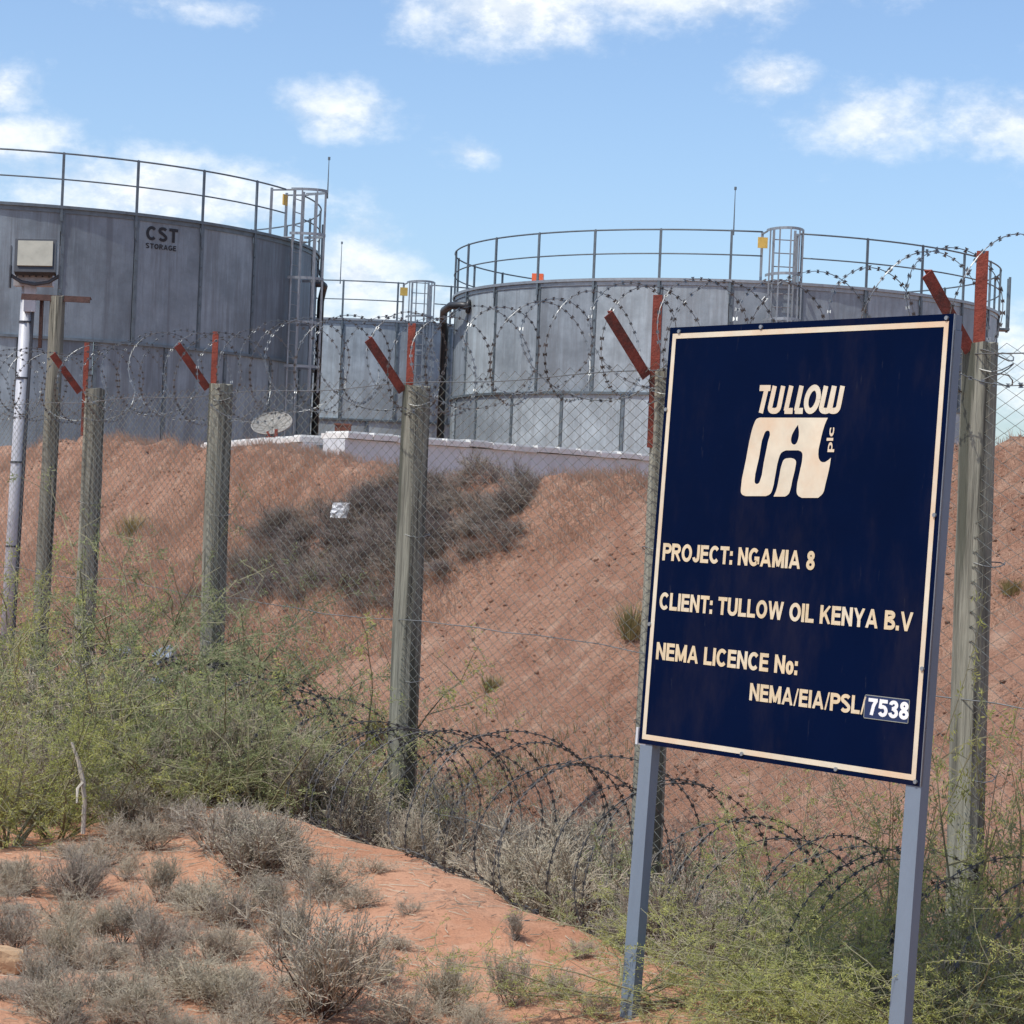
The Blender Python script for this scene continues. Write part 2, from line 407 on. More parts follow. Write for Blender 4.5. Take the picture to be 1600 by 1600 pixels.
def build_ground():
    S = spread(2.2, 29.0, 0.047, -4000, 4000)
    Nn = spread(1.9, 10.6, 0.040, -300, 6000)
    G = np.meshgrid(S, Nn, indexing='ij')
    X = UU[0] * G[0] + NN[0] * G[1]; Y = UU[1] * G[0] + NN[1] * G[1]; Z = terrain(X, Y)
    ns, nn = X.shape
    V = np.stack([X, Y, Z], -1).reshape(-1, 3)
    nidx = np.arange(nn - 1); sidx = np.arange(ns - 1)
    b1 = int(np.searchsorted(Nn, 6.55)); b2 = int(np.searchsorted(Nn, 10.4))
    for name, lo, hi, mt in (('ground', 0, b1, 'sand'), ('embankment', b1, b2, 'berm'), ('tank_pad', b2, nn - 1, 'gravel')):
        I, J = np.meshgrid(sidx, np.arange(lo, hi), indexing='ij'); I = I.ravel(); J = J.ravel()
        q = np.stack([I * nn + J, I * nn + J + 1, (I + 1) * nn + J + 1, (I + 1) * nn + J], -1)
        used, inv = np.unique(q, return_inverse=True); q = inv.reshape(-1, 4)
        me = bpy.data.meshes.new(name)
        me.vertices.add(len(used)); me.vertices.foreach_set('co', V[used].astype(np.float32).ravel())
        me.loops.add(q.size); me.loops.foreach_set('vertex_index', q[:, ::-1].astype(np.int32).ravel())
        me.polygons.add(len(q)); me.polygons.foreach_set('loop_start', np.arange(0, q.size, 4, dtype=np.int32))
        me.polygons.foreach_set('use_smooth', np.ones(len(q), bool))
        me.update(calc_edges=True); me.validate()
        obj(name, me, mt, kind='structure')


build_ground()


# ------------------------------------------------------------------ storage tanks
def ring_pts(r, z, a0, a1, n, closed=False):
    return [(r * math.sin(a0 + (a1 - a0) * i / n), -r * math.cos(a0 + (a1 - a0) * i / n), z) for i in range(n + 1)]


def arc_band(mb, r0, r1, z0, z1, a0, a1, n):
    """a solid curved bar between two radii and two heights"""
    vs = []
    for i in range(n + 1):
        a = a0 + (a1 - a0) * i / n; sx, cx = math.sin(a), -math.cos(a)
        vs += [(r0 * sx, r0 * cx, z0), (r1 * sx, r1 * cx, z0), (r1 * sx, r1 * cx, z1), (r0 * sx, r0 * cx, z1)]
    fs = []
    for i in range(n):
        k = i * 4
        for j in range(4): fs.append((k + j, k + (j + 1) % 4, k + 4 + (j + 1) % 4, k + 4 + j))
    fs += [(3, 2, 1, 0), (n * 4, n * 4 + 1, n * 4 + 2, n * 4 + 3)]
    mb.add(vs, fs)


PAD_Z = 1.98


def tank(label, px, D, top, seam, mt, ladder_deg, phase_deg, R=6.8):
    c = P(px, 800, D); cx, cy = c[0], c[1]
    zt = EYE + top - PAD_Z; zs = EYE + seam - PAD_Z
    T = thing('storage_tank', label, 'storage tank', (cx, cy, PAD_Z), 'galvanised storage tanks behind the bank', math.atan2(-cx, cy))
    NP = 27; step = 2 * math.pi / NP; ph = math.radians(phase_deg)
    for za, zb, off, extra in ((-0.05, zs - 0.02, 0.5, 0.0), (zs + 0.02, zt - 0.05, 0.0, 0.006)):
        mb = MB()
        g = 0.0012
        arc_band(mb, R - 0.012 + extra, R + extra, za, zb, g, step - g, 5)
        arc_band(mb, R + extra - .004, R + 0.022 + extra, za + .01, zb - .01, g + .0009, 0.0125, 2)     # lapped flange along one edge
        for j in range(7):                                                            # bolts of the flange
            zz = za + 0.12 + (zb - za - 0.24) * j / 6; a = 0.0065
            mb.box(((R + .03 + extra) * math.sin(a), -(R + .03 + extra) * math.cos(a), zz), (.03, .025, .03))
        me = mb.mesh('panel'); me.materials.append(M[mt]); me.materials.append(M['rail'])
        for p_ in me.polygons: p_.material_index = 1 if p_.index >= 22 else 0
        for i in range(NP):
            o = bpy.data.objects.new('panel', me); COL.objects.link(o); o.parent = T
            o.rotation_euler = (0, 0, ph + step * (i + off))
    mb = MB(); arc_band(mb, R - 0.01, R + 0.055, zs - 0.028, zs + 0.028, 0, 2 * math.pi, 96); obj('seam_ring', mb, 'rail', T)
    mb = MB(); arc_band(mb, R - 0.02, R + 0.075, zt - 0.05, zt + 0.012, 0, 2 * math.pi, 96); arc_band(mb, R + .014, R + .03, zt - .14, zt - .045, 0, 2 * math.pi, 96)
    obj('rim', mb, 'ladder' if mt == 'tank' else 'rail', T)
    mb = MB(); arc_band(mb, 0.02, R - 0.03, zt - 0.35, zt - 0.25, 0, 2 * math.pi, 48); obj('light_block_roof', mb, mt, T)  # unseen flat roof, added to block light through the tank top
    lad = math.radians(ladder_deg)
    gap = 0.40 / R + 0.01
    # guard rail
    rr = R + 0.05
    mb = MB(); mb.tube(ring_pts(rr, zt + 1.1, lad + gap, lad + 2 * math.pi - gap, 120), 0.020, 5); g1 = obj('guard_rail', mb, 'rail', T, True)
    mb = MB(); mb.tube(ring_pts(rr, zt + 0.56, lad + gap, lad + 2 * math.pi - gap, 120), 0.017, 5); obj('mid_rail', mb, 'rail', g1, True)
    mb = MB(); mb.box((0, -rr - 0.0, (zt + 1.12 + zt - .32) / 2), (0.055, 0.03, 1.44)); mb.box((0, -rr + .014, zt + .3), (0.016, 0.045, 1.66))
    me = mb.mesh('rail_post'); me.materials.append(M['rail'])
    for i in range(NP):
        a = ph + step * i
        dlt = (a - lad + math.pi) % (2 * math.pi) - math.pi
        if abs(dlt) < gap * .9: continue
        o = bpy.data.objects.new('rail_post', me); COL.objects.link(o); o.parent = g1; o.rotation_euler = (0, 0, a)
    # caged ladder
    def lp(dx, out, z):
        return np.array([math.sin(lad) * (R + out) + math.cos(lad) * dx, -math.cos(lad) * (R + out) + math.sin(lad) * dx, z])
    mb = MB()
    for sx in (-.24, .24): mb.tube([lp(sx, .14, 0.3), lp(sx, .14, zt + 1.15)], .028, 6)
    L = obj('ladder', mb, 'ladder', T)
    mb = MB(); mb.tube([lp(-.24, .14, 0), lp(.24, .14, 0)], .013, 5); me = mb.mesh('rung'); me.materials.append(M['ladder'])
    for k in range(int((zt + 1.0) / .3)):
        o = bpy.data.objects.new('rung', me); COL.objects.link(o); o.parent = L; o.location = (0, 0, 0.45 + .3 * k)
    mb = MB(); hp = []
    for k in range(17):
        b = math.pi * k / 16; hp.append(lp(-.40 * math.cos(b), .14 + .68 * math.sin(b), 0))
    for k in range(16):
        a_, b_ = hp[k], hp[k + 1]; dv = b_ - a_; ln = np.linalg.norm(dv); X = dv / ln
        mb.box((a_ + b_) / 2, (ln + .006, .014, .06), X, np.cross((0, 0, 1), X), (0, 0, 1))
    me = mb.mesh('cage_hoop'); me.materials.append(M['ladder'])
    zz = zt + 1.12
    while zz > 2.4:
        o = bpy.data.objects.new('cage_hoop', me); COL.objects.link(o); o.parent = L; o.location = (0, 0, zz); zz -= 1.0
    for k in (2, 5, 8, 11, 14):
        mb = MB(); q = hp[k]; mb.box((q[0], q[1], (zt + 1.12 + 2.4) / 2), (.035, .018, zt + 1.12 - 2.4 + .06)); obj('cage_bar', mb, 'ladder', L)
    for sx in (-.40, .40):
        mb = MB()
        for zz in (zt + .02, zt + 1.1): mb.tube([lp(sx, -.35, zz), lp(sx, .2, zz)], .022, 5)
        mb.box(lp(sx, -.35, zt + .55), (.06, .06, 1.2)); mb.box(lp(sx * .6, .16, zt + .55), (.05, .03, 1.2)); obj('gate_stile', mb, 'ladder', L)
    mb = MB(); mb.box(lp(-.46, .02, zt + .86), (.22, .03, .24), (math.cos(lad), math.sin(lad), 0), (-math.sin(lad), math.cos(lad), 0)); obj('warning_tag', mb, 'yellow', L)
    def at(deg, out, z): a = math.radians(deg); return np.array([(R + out) * math.sin(a), -(R + out) * math.cos(a), z])
    return T, at, zt, zs, lp


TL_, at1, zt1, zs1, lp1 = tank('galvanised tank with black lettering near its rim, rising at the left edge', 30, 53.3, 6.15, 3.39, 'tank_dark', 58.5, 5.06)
TR_, at2, zt2, zs2, lp2 = tank('galvanised tank with full railing behind the blue sign, black elbow pipe on its side', 1117, 56.8, 5.55, 2.96, 'tank', 10.7, 1.0)
TM_, at3, zt3, zs3, lp3 = tank('farthest galvanised tank, half hidden in the gap between two nearer tanks', 576, 72.0, 5.65, 2.72, 'tank', 10.2, 4.9)
# downpipes
mb = MB(); pts = [at1(79, -.05, zt1 - .72), at1(80, .14, zt1 - .70), at1(82, .20, zt1 - .73), at1(85, .17, zt1 - .86), at1(86, .14, zt1 - 1.05), at1(86, .13, 0)]
mb.tube(pts, .085, 8); obj('downpipe', mb, 'blackpipe', TL_, True)
mb = MB(); pts = [at2(-64, -.05, zt2 - .42), at2(-65, .18, zt2 - .40), at2(-68, .34, zt2 - .38), at2(-74, .36, zt2 - .45), at2(-79, .30, zt2 - .66), at2(-81, .24, zt2 - .9), at2(-81, .24, 0)]
mb.tube(pts, .095, 8); mb.tube([at2(-64, .02, zt2 - .42), at2(-64.3, .09, zt2 - .415)], .17, 10); obj('downpipe', mb, 'blackpipe', TR_, True)
# whip aerials
def aerial(T, p, h):
    mb = MB(); mb.tube([p, p + np.array([0, 0, h])], [.018, .008], 5); mb.tube([p + np.array([0, 0, h - .04]), p + np.array([0, 0, h + .03])], .03, 5); obj('lightning_rod', mb, 'rail', T)
aerial(TL_, lp1(.30, .72, zt1 + 1.0), .92)
aerial(TR_, at2(1.3, .05, zt2 + 1.0), 1.05)
aerial(TM_, at3(-9.3, .05, zt3 + 1.0), 1.2)
mb = MB(); q = at1(85.5, .12, zt1 + .05)
for dz in (.55, -.55): mb.tube([at1(85, .0, zt1 + .1 + dz * .5), q + np.array([0, 0, dz])], .03, 5)
mb.box(q, (.06, .1, 1.5)); obj('bracket', mb, 'rail', TL_)
mb = MB(); q = at2(88, .3, zt2 + .2)
for a_ in (86.5, 89.5): mb.tube([at2(a_, .28, zt2 - .35), at2(a_, .28, zt2 + 1.0)], .035, 5)
mb.box(at2(88, .16, zt2 - .3), (.30, .5, .05)); obj('landing_bracket', mb, 'rail', TR_)
mb = MB(); a_ = math.radians(-50)
mb.box((4.2 * math.sin(a_) * 1.38, -4.2 * math.cos(a_) * 1.38, zt2 + .17), (.27, .22, .34)); mb.tube([(4.2 * math.sin(a_) * 1.38, -4.2 * math.cos(a_) * 1.38, zt2 - .28), (4.2 * math.sin(a_) * 1.38, -4.2 * math.cos(a_) * 1.38, zt2 - .1)], .05, 6)
obj('vent_cap', mb, 'orange', TR_)


# lettering ---------------------------------------------------------------
def glyphs(body, bold=0.0, sx=0.0, rot=False, spacing=1.0):
    """flat triangulated letters from the built-in font: (verts Nx2, faces), cap height scaled to 1"""
    res = []
    for b in (body, 'H'):
        cu = bpy.data.curves.new('t', 'FONT'); cu.body = b; cu.size = 1.0; cu.offset = bold; cu.space_character = spacing; cu.resolution_u = 4
        o = bpy.data.objects.new('t', cu); COL.objects.link(o)
        dg = bpy.context.evaluated_depsgraph_get(); dg.update()
        me = bpy.data.meshes.new_from_object(o.evaluated_get(dg))
        v = np.array([x.co[:2] for x in me.vertices]); f = [tuple(p.vertices) for p in me.polygons]
        res.append((v, f)); bpy.data.objects.remove(o); bpy.data.curves.remove(cu); bpy.data.meshes.remove(me)
    (v, f), (h, _) = res
    lo = h[:, 1].min(); ch = h[:, 1].max() - lo
    v = v.copy(); v[:, 1] = (v[:, 1] - lo) / ch; x0 = v[:, 0].min(); v[:, 0] = (v[:, 0] - x0) / (v[:, 0].max() - x0)
    return v, f


def _el(cx, cy, rx, ry, a0, a1, n=18):
    return [(cx + rx * math.cos(math.radians(a0 + (a1 - a0) * i / n)), cy + ry * math.sin(math.radians(a0 + (a1 - a0) * i / n))) for i in range(n + 1)]


TW = .25; HW = TW / 2
def glyph(ch):
    """(width, centre lines) of a heavy grotesque letter, cap height 1"""
    h = HW
    st = lambda x: [(x, 0), (x, 1)]
    if ch == 'I': return TW, [st(h)]
    if ch == 'L': return .72, [st(h), [(h, h * .85), (.72, h * .85)]]
    if ch == 'U': return .90, [[(h, 1), (h, .36)] + _el(.45, .36, .45 - h, .36 - h * .8, 180, 360, 14) + [(.90 - h, 1)]]
    if ch == 'T': return .82, [[(0, 1 - h * .85), (.82, 1 - h * .85)], [(.41, 0), (.41, .9)]]
    if ch == 'E': return .76, [st(h)] + [[(h, y), (x, y)] for y, x in ((h * .85, .76), (.52, .71), (1 - h * .85, .74))]
    if ch == 'N': return .88, [st(h), st(.88 - h), [(h, 1), (.88 - h, 0)]]
    if ch == 'M': return 1.04, [st(h), st(1.04 - h), [(h, 1), (.52, .08)], [(1.04 - h, 1), (.52, .08)]]
    if ch == 'A': return 1.0, [[(h * .95, -.02), (.5, 1.06)], [(1 - h * .95, -.02), (.5, 1.06)], [(.25, .30), (.75, .30)]]
    if ch == 'V': return .98, [[(h * .95, 1.02), (.49, -.06)], [(.98 - h * .95, 1.02), (.49, -.06)]]
    if ch == 'W': return 1.36, [[(h, 1.02), (.38, -.04)], [(.38, -.04), (.68, 1.0)], [(.68, 1.0), (.98, -.04)], [(.98, -.04), (1.36 - h, 1.02)]]
    if ch == 'K': return .90, [st(h), [(h, .34), (.78, 1.02)], [(.38, .60), (.80, -.02)]]
    if ch == 'Y': return .92, [[(.46, 0), (.46, .46)], [(h * .9, 1.03), (.46, .40)], [(.92 - h * .9, 1.03), (.46, .40)]]
    if ch in 'PR':
        bowl = [(h, 1 - h * .85), (.46, 1 - h * .85)] + _el(.46, .70, .27, .30 - h * .85, 90, -90, 12) + [(h, .40 + h * .85)]
        return (.80, [st(h), bowl]) if ch == 'P' else (.88, [st(h), bowl, [(.42, .50), (.80, -.03)]])
    if ch == 'B': return .84, [st(h), [(h, 1 - h * .85), (.46, 1 - h * .85)] + _el(.46, .76, .23, .24 - h * .85, 90, -90, 12) + [(h, .52)], [(h, .50), (.48, .50)] + _el(.48, .28, .25, .28 - h * .85, 90, -90, 12) + [(h, h * .85)]]
    if ch == 'J': return .66, [[(.66 - h, 1), (.66 - h, .30)] + _el(.33, .30, .33 - h, .30 - h * .85, 0, -175, 12)]
    if ch == 'O': return .98, [_el(.49, .5, .49 - h, .5 - h * .8, 0, 360, 28)]
    if ch == 'o': return .66, [_el(.33, .36, .33 - h, .37 - h * .8, 0, 360, 24)]
    if ch == 'C': return .92, [_el(.48, .5, .48 - h, .5 - h * .8, 42, 318, 24)]
    if ch == 'G': return .96, [_el(.48, .5, .48 - h, .5 - h * .8, 45, 340, 24) + [(.96 - h, .12)], [(.52, .43), (.96, .43)], [(.96 - h, .45), (.96 - h, .12)]]
    if ch == 'S': return .84, [_el(.42, .74, .42 - h, .26 - h * .7, 25, 250, 14) + [(.52, .47)] + _el(.42, .27, .42 - h, .27 - h * .7, 60, -155, 14)]
    if ch == '8': return .72, [_el(.36, .75, .31 - h, .25 - h * .7, 0, 360, 20), _el(.36, .275, .36 - h, .275 - h * .7, 0, 360, 22)]
    if ch == '3': return .70, [_el(.34, .74, .34 - h, .26 - h * .7, 178, -90, 16), _el(.34, .285, .36 - h, .285 - h * .7, 90, -178, 18), [(.22, .525), (.44, .525)]]
    if ch == '5': return .72, [[(.14, 1 - h * .85), (.68, 1 - h * .85)], [(.19, 1), (.13, .46)], [(.13, .54)] + _el(.35, .33, .37 - h, .33 - h * .7, 110, -155, 18)]
    if ch == '7': return .70, [[(0, 1 - h * .85), (.70, 1 - h * .85)], [(.60, .92), (.40, .55), (.28, 0)]]
    if ch == ':': return TW, [[(h, 0), (h, TW)], [(h, .50), (h, .50 + TW)]]
    if ch == '.': return TW, [[(h, 0), (h, TW)]]
    if ch == '/': return .38, [[(.06, -.03), (.32, 1.03)]]
    return .36, []


def print_word(body, gap=.075):
    """flat heavy letters: verts in (0..1, cap height 1, layer), faces"""
    V, Fc, x, lay = [], [], 0.0, 0
    for ch in body:
        wd, paths_ = glyph(ch)
        for path in paths_:
            p = np.array(path, float); L = len(p); closed = L > 10 and np.linalg.norm(p[0] - p[-1]) < 1e-6
            wl = TW * (.55 if ch == '/' else (.92 if L == 2 and abs(p[0, 0] - p[1, 0]) > .05 and abs(p[0, 1] - p[1, 1]) > .05 else 1.0)); k = len(V)
            lo, hi = [], []
            for i in range(L):
                t = (p[1] - p[-2]) if closed and i in (0, L - 1) else p[min(i + 1, L - 1)] - p[max(i - 1, 0)]
                t = t / np.linalg.norm(t); nr = np.array([-t[1], t[0]]) * np.array([wl / 2, wl * .85 / 2]); lo.append(p[i] - nr); hi.append(p[i] + nr)
            ov = (-.015, 1.015) if ch in 'OCGSo835J' else (0, 1)
            V += [(q_[0] + x, min(max(q_[1], ov[0]), ov[1]), lay) for q_ in lo + hi]; Fc += [(k + i, k + i + 1, k + L + i + 1, k + L + i) for i in range(L - 1)]; lay = (lay + 1) % 5
        x += wd + gap
    V = np.array(V); V[:, 0] /= (x - gap); return V, Fc


def tank_print(body, pxl, pxr, ytop, ybot, bold, name):
    v, f = print_word(body, .14)
    a0 = math.asin((pxl - 50) / 508); a1 = math.asin((pxr - 50) / 505)
    mb = MB(); vs = []
    for x, y, l_ in v:
        a = a0 + (a1 - a0) * x; r_ = 6.814 + l_ * .0012; vs.append((r_ * math.sin(a), -r_ * math.cos(a), ybot + (ytop - ybot) * y))
    mb.add(vs, f); obj(name, mb, 'lettering_black', TL_)
kz = 3500 / (53.3 - 6.8 * math.cos(math.asin(.45)))
zz0 = zt1 - 0.06
tank_print('CST', 228, 278, zz0 - .17, zz0 - .47, 0.035, 'lettering')
tank_print('STORAGE', 228, 276, zz0 - .535, zz0 - .645, 0.02, 'lettering')

# ------------------------------------------------------------------ bund wall in front of the tanks, dish
def wall_run(T, a, b, thick, z0, z1, nslab):
    a = np.array(a[:2]); b = np.array(b[:2]); d = b - a; L = np.linalg.norm(d); X = np.array([*(d / L), 0]); Y = np.array([-X[1], X[0], 0])
    mb = MB(); c = (a + b) / 2; mb.box((c[0], c[1], (z0 + z1) / 2), (L, thick, z1 - z0), X, Y); obj('wall_leaf', mb, 'white', T)
    base = MB(); base.box((0, 0, 0), (L / nslab - .012, thick + .10, .065)); base.box((0, 0, .042), (L / nslab - .09, thick + .02, .03))
    me = base.mesh('coping_slab'); me.materials.append(M['coping'])
    for i in range(nslab):
        p = a + d * (i + .5) / nslab
        o = bpy.data.objects.new('coping_slab', me); COL.objects.link(o); o.parent = T
        o.location = (p[0], p[1], z1 + .036 + random.uniform(-.004, .012)); o.rotation_euler = (random.uniform(-.02, .02), random.uniform(-.012, .012), math.atan2(d[1], d[0]) + random.uniform(-.01, .01))
WT = thing('bund_wall', 'low white wall with pale coping running in front of the tanks', 'wall')
zw = EYE + .885
A0 = P(522, 690, 27.0); A1 = P(1000, 716, 31.0); A2 = A0 + (A1 - A0) * 2.2
wall_run(WT, A0, A2, .40, 1.7, zw, 30)
B0 = P(490, 690, 27.6); B1 = P(360, 690, 31.8); B2 = B0 + (B1 - B0) * 1.25
wall_run(WT, B0, B2, .26, 1.7, zw - .04, 12)
mb = MB(); mb.box((*((A0 + B0) / 2)[:2], (1.7 + zw) / 2 - .05), (.16, .16, zw - 1.75)); obj('gap_shade', mb, 'rail', WT)  # dark block standing in for the shade in the wall gap
mb = MB(); q = P(536, 668, 27.5); mb.box((0, 0, 0), (.19, .15, .11)); mb.box((.0, 0, .05), (.215, .17, .02)); mb.tube([(-.09, 0, -.06), (-.09, 0, -.16)], .015, 5)
o = obj('junction_box', mb, 'rustbox', label='rusty brown box sitting on the corner of the white wall', category='box'); o.location = (q[0], q[1], zw + .145)
mb = MB(); q = P(425, 690, 29.6); mb.box((0, 0, 0), (.15, .10, .04)); mb.box((.05, 0, .05), (.04, .05, .14)); mb.box((-.05, .02, .04), (.03, .04, .10), (.9, 0, .4), (0, 1, 0), (-.4, 0, .9))
o = obj('scrap_iron', mb, 'rust', label='small rusty iron bracket on the wall coping below the dish', category='scrap iron'); o.location = (q[0], q[1], zw + .06)
# dish
DC = P(426, 668, 33.0)
DT = thing('satellite_dish', 'round pale ribbed dish tilted up behind the white wall', 'satellite dish', (DC[0], DC[1], PAD_Z))
ax = np.array([-0.12, -0.56, 0.80]); ax /= np.linalg.norm(ax); e1 = np.cross(ax, (0, 0, 1)); e1 /= np.linalg.norm(e1); e2 = np.cross(ax, e1)
mb = MB(); vs = []; fs = []
cz = DC[2] - PAD_Z
for j, rr_ in enumerate((0.02, .11, .20, .295)):
    for k in range(28):
        a = 2 * math.pi * k / 28; wv = (0.006 if k % 2 else -0.006) * j / 3
        vs.append(np.array([0, 0, cz]) + e1 * rr_ * math.cos(a) + e2 * rr_ * math.sin(a) + ax * (0.9 * rr_ ** 2 + wv))
for sgn in (0, 1):
    k0 = len(mb.v)
    v2 = [x - ax * .012 * sgn for x in vs]; f2 = []
    for j in range(3):
        for k in range(28):
            q = (j * 28 + k, j * 28 + (k + 1) % 28, (j + 1) * 28 + (k + 1) % 28, (j + 1) * 28 + k); f2.append(q if not sgn else q[::-1])
    mb.add(v2, f2)
obj('reflector', mb, 'dish', DT)
mb = MB(); mb.tube([np.array([0, 0, cz]) + e1 * .297 * math.cos(2 * math.pi * k / 28) + e2 * .297 * math.sin(2 * math.pi * k / 28) + ax * .08 for k in range(29)], .012, 5); obj('rim', mb, 'dish', DT)
mb = MB()
for k in range(14):
    a = 2 * math.pi * k / 14
    mb.tube([np.array([0, 0, cz]) + (e1 * math.cos(a) + e2 * math.sin(a)) * r_ + ax * (0.9 * r_ ** 2 + .008) for r_ in (.03, .11, .20, .285)], .0032, 4)
obj('rib', mb, 'dish', DT)
mb = MB(); mb.tube([(0, 0, 0), (0, 0, cz - .06)], .03, 8); mb.tube([(0, 0, cz - .1), np.array([0, 0, cz]) - ax * .01], .03, 6); obj('mast', mb, 'rail', DT)

# ------------------------------------------------------------------ fence
FT = thing('chain_link_fence', 'chain link fence on round wooden posts with rusty red angle arms', 'fence')


def fpoint(px, py):
    """where a sight line crosses the line of the fence"""
    r_ = ray(px, py); d = FENCE_N / (NN @ r_[:2]); return CAM + r_ * d, d


def wood_post(x, y, z0, z1, r, seed):
    rs = np.random.default_rng(seed); mb = MB(); K = 16; L = 15; vs = []
    ph = rs.uniform(0, 6, 6); lean = rs.uniform(-.016, .016, 2)
    for i in range(L):
        t = i / (L - 1); z = z0 + (z1 - z0) * t
        bx = .010 * math.sin(3 * t + ph[0]) + lean[0] * (z - z0); by = .010 * math.sin(2.4 * t + ph[1])
        for k in range(K):
            a = 2 * math.pi * k / K
            q = r * (1.05 - .09 * t) * (1 + .05 * math.sin(2 * a + ph[2] + t) + .03 * math.sin(5 * a + ph[3] + 4 * t) + rs.uniform(-.022, .022))
            if k in (5, 11): q *= 0.93                                  # drying cracks
            dz = 0 if i < L - 1 else rs.uniform(-.012, .006)
            vs.append((bx + q * math.cos(a), by + q * math.sin(a), z - z0 + dz))
    fs = [(i * K + k, i * K + (k + 1) % K, (i + 1) * K + (k + 1) % K, (i + 1) * K + k) for i in range(L - 1) for k in range(K)]
    n0 = len(vs); vs.append((vs[(L - 1) * K][0] * 0 + bx, by, z1 - z0 + .004)); fs += [((L - 1) * K + k, (L - 1) * K + (k + 1) % K, n0) for k in range(K)]
    mb.add(vs, fs)
    o = obj('fence_post', mb, 'wood', FT, False); o.location = (x, y, z0)
    return o


def angle_iron(mb, a, b, wdt, side, th=.006):
    a = np.array(a, float); b = np.array(b, float); Z = (b - a); L = np.linalg.norm(Z); Z /= L
    s_ = np.array(side, float); s_ -= Z * (s_ @ Z); s_ /= np.linalg.norm(s_); t_ = np.cross(Z, s_)
    c = (a + b) / 2
    mb.box(c + s_ * wdt / 2, (wdt, th, L), s_, t_, Z); mb.box(c + t_ * (wdt / 2 + th / 2), (th, wdt, L), s_, t_, Z)


N3 = np.array([NN[0], NN[1], 0]); U3 = np.array([UU[0], UU[1], 0])
# bearing at eye level, post-top height above the eye, radius
POSTS = [(1540, .745, .072, 7), (1033, .72, .074, 17), (649, .72, .077, 23), (341, .815, .080, 35), (138, .86, .076, 41), (2394, .74, .074, 63), (3990, .74, .074, 67)]
FX = []
for i, (px, top, r, sd) in enumerate(POSTS):
    q, d = fpoint(px, 805); x, y = q[0], q[1]; zg = tz(x, y)
    po = wood_post(x, y, zg - .3, EYE + top, r, sd); FX.append((x, y, zg, EYE + top, r)); zl = EYE + top - (zg - .3)
    up = MB(); sx = -1.0
    e = np.array([RV[0], RV[1], 0]); e /= np.linalg.norm(e)
    basep = -e * (r + .004) + np.array([0, -.02, 0])
    angle_iron(up, basep + np.array([0, 0, zl - .36]), basep + np.array([0, 0, zl + .345]), .042, -e * -1 + np.array([0, -.3, 0])); obj('steel_upright', up, 'rust', po)
    ar = MB(); a0 = basep + np.array([0, -.012, zl - .02]); tip = a0 - N3 * (.225) + np.array([0, 0, .27]); angle_iron(ar, a0, tip, .046, U3 + np.array([0, 0, .2])); obj('steel_arm', ar, 'rust', po)
    for k in range(3):
        tie = MB(); zc = zl - .05 - .045 * k
        tie.tube([((r + .009) * math.cos(2 * math.pi * j / 14), (r + .009) * math.sin(2 * math.pi * j / 14), zc + .02 * math.sin(j * .9 + k * 2)) for j in range(15)], .0028, 4); obj('wire_tie', tie, 'wire', po)
    for zc in (zl * .72, zl * .45):
        tie = MB(); tie.tube([((r + .008) * math.cos(2 * math.pi * j / 14), (r + .008) * math.sin(2 * math.pi * j / 14), zc + .01 * math.sin(j)) for j in range(15)], .0025, 4); obj('wire_tie', tie, 'wire', po)
# tall post with the crossbar
q, d = fpoint(68, 790); x, y = q[0], q[1]; zg = tz(x, y); po = wood_post(x, y, zg - .3, EYE + 1.63, .062, 51); zl = EYE + 1.63 - zg + .3
po['label'] = 'tall thin wooden post with a dark steel crossbar on top'
FX.append((x, y, zg, EYE + 1.0, .06))
bar = MB(); e = np.array([RV[0], RV[1], 0]); angle_iron(bar, np.array([0, -.03, zl + .005]) - e * .24, np.array([0, -.03, zl + .0]) + e * .31, .05, (0, -.3, -1)); obj('steel_crossbar', bar, 'rustdark', po)
up = MB(); angle_iron(up, -e * .068 + np.array([0, 0, zl - .42]), -e * .068 + np.array([0, 0, zl]), .03, -e); obj('steel_upright', up, 'rustdark', po)

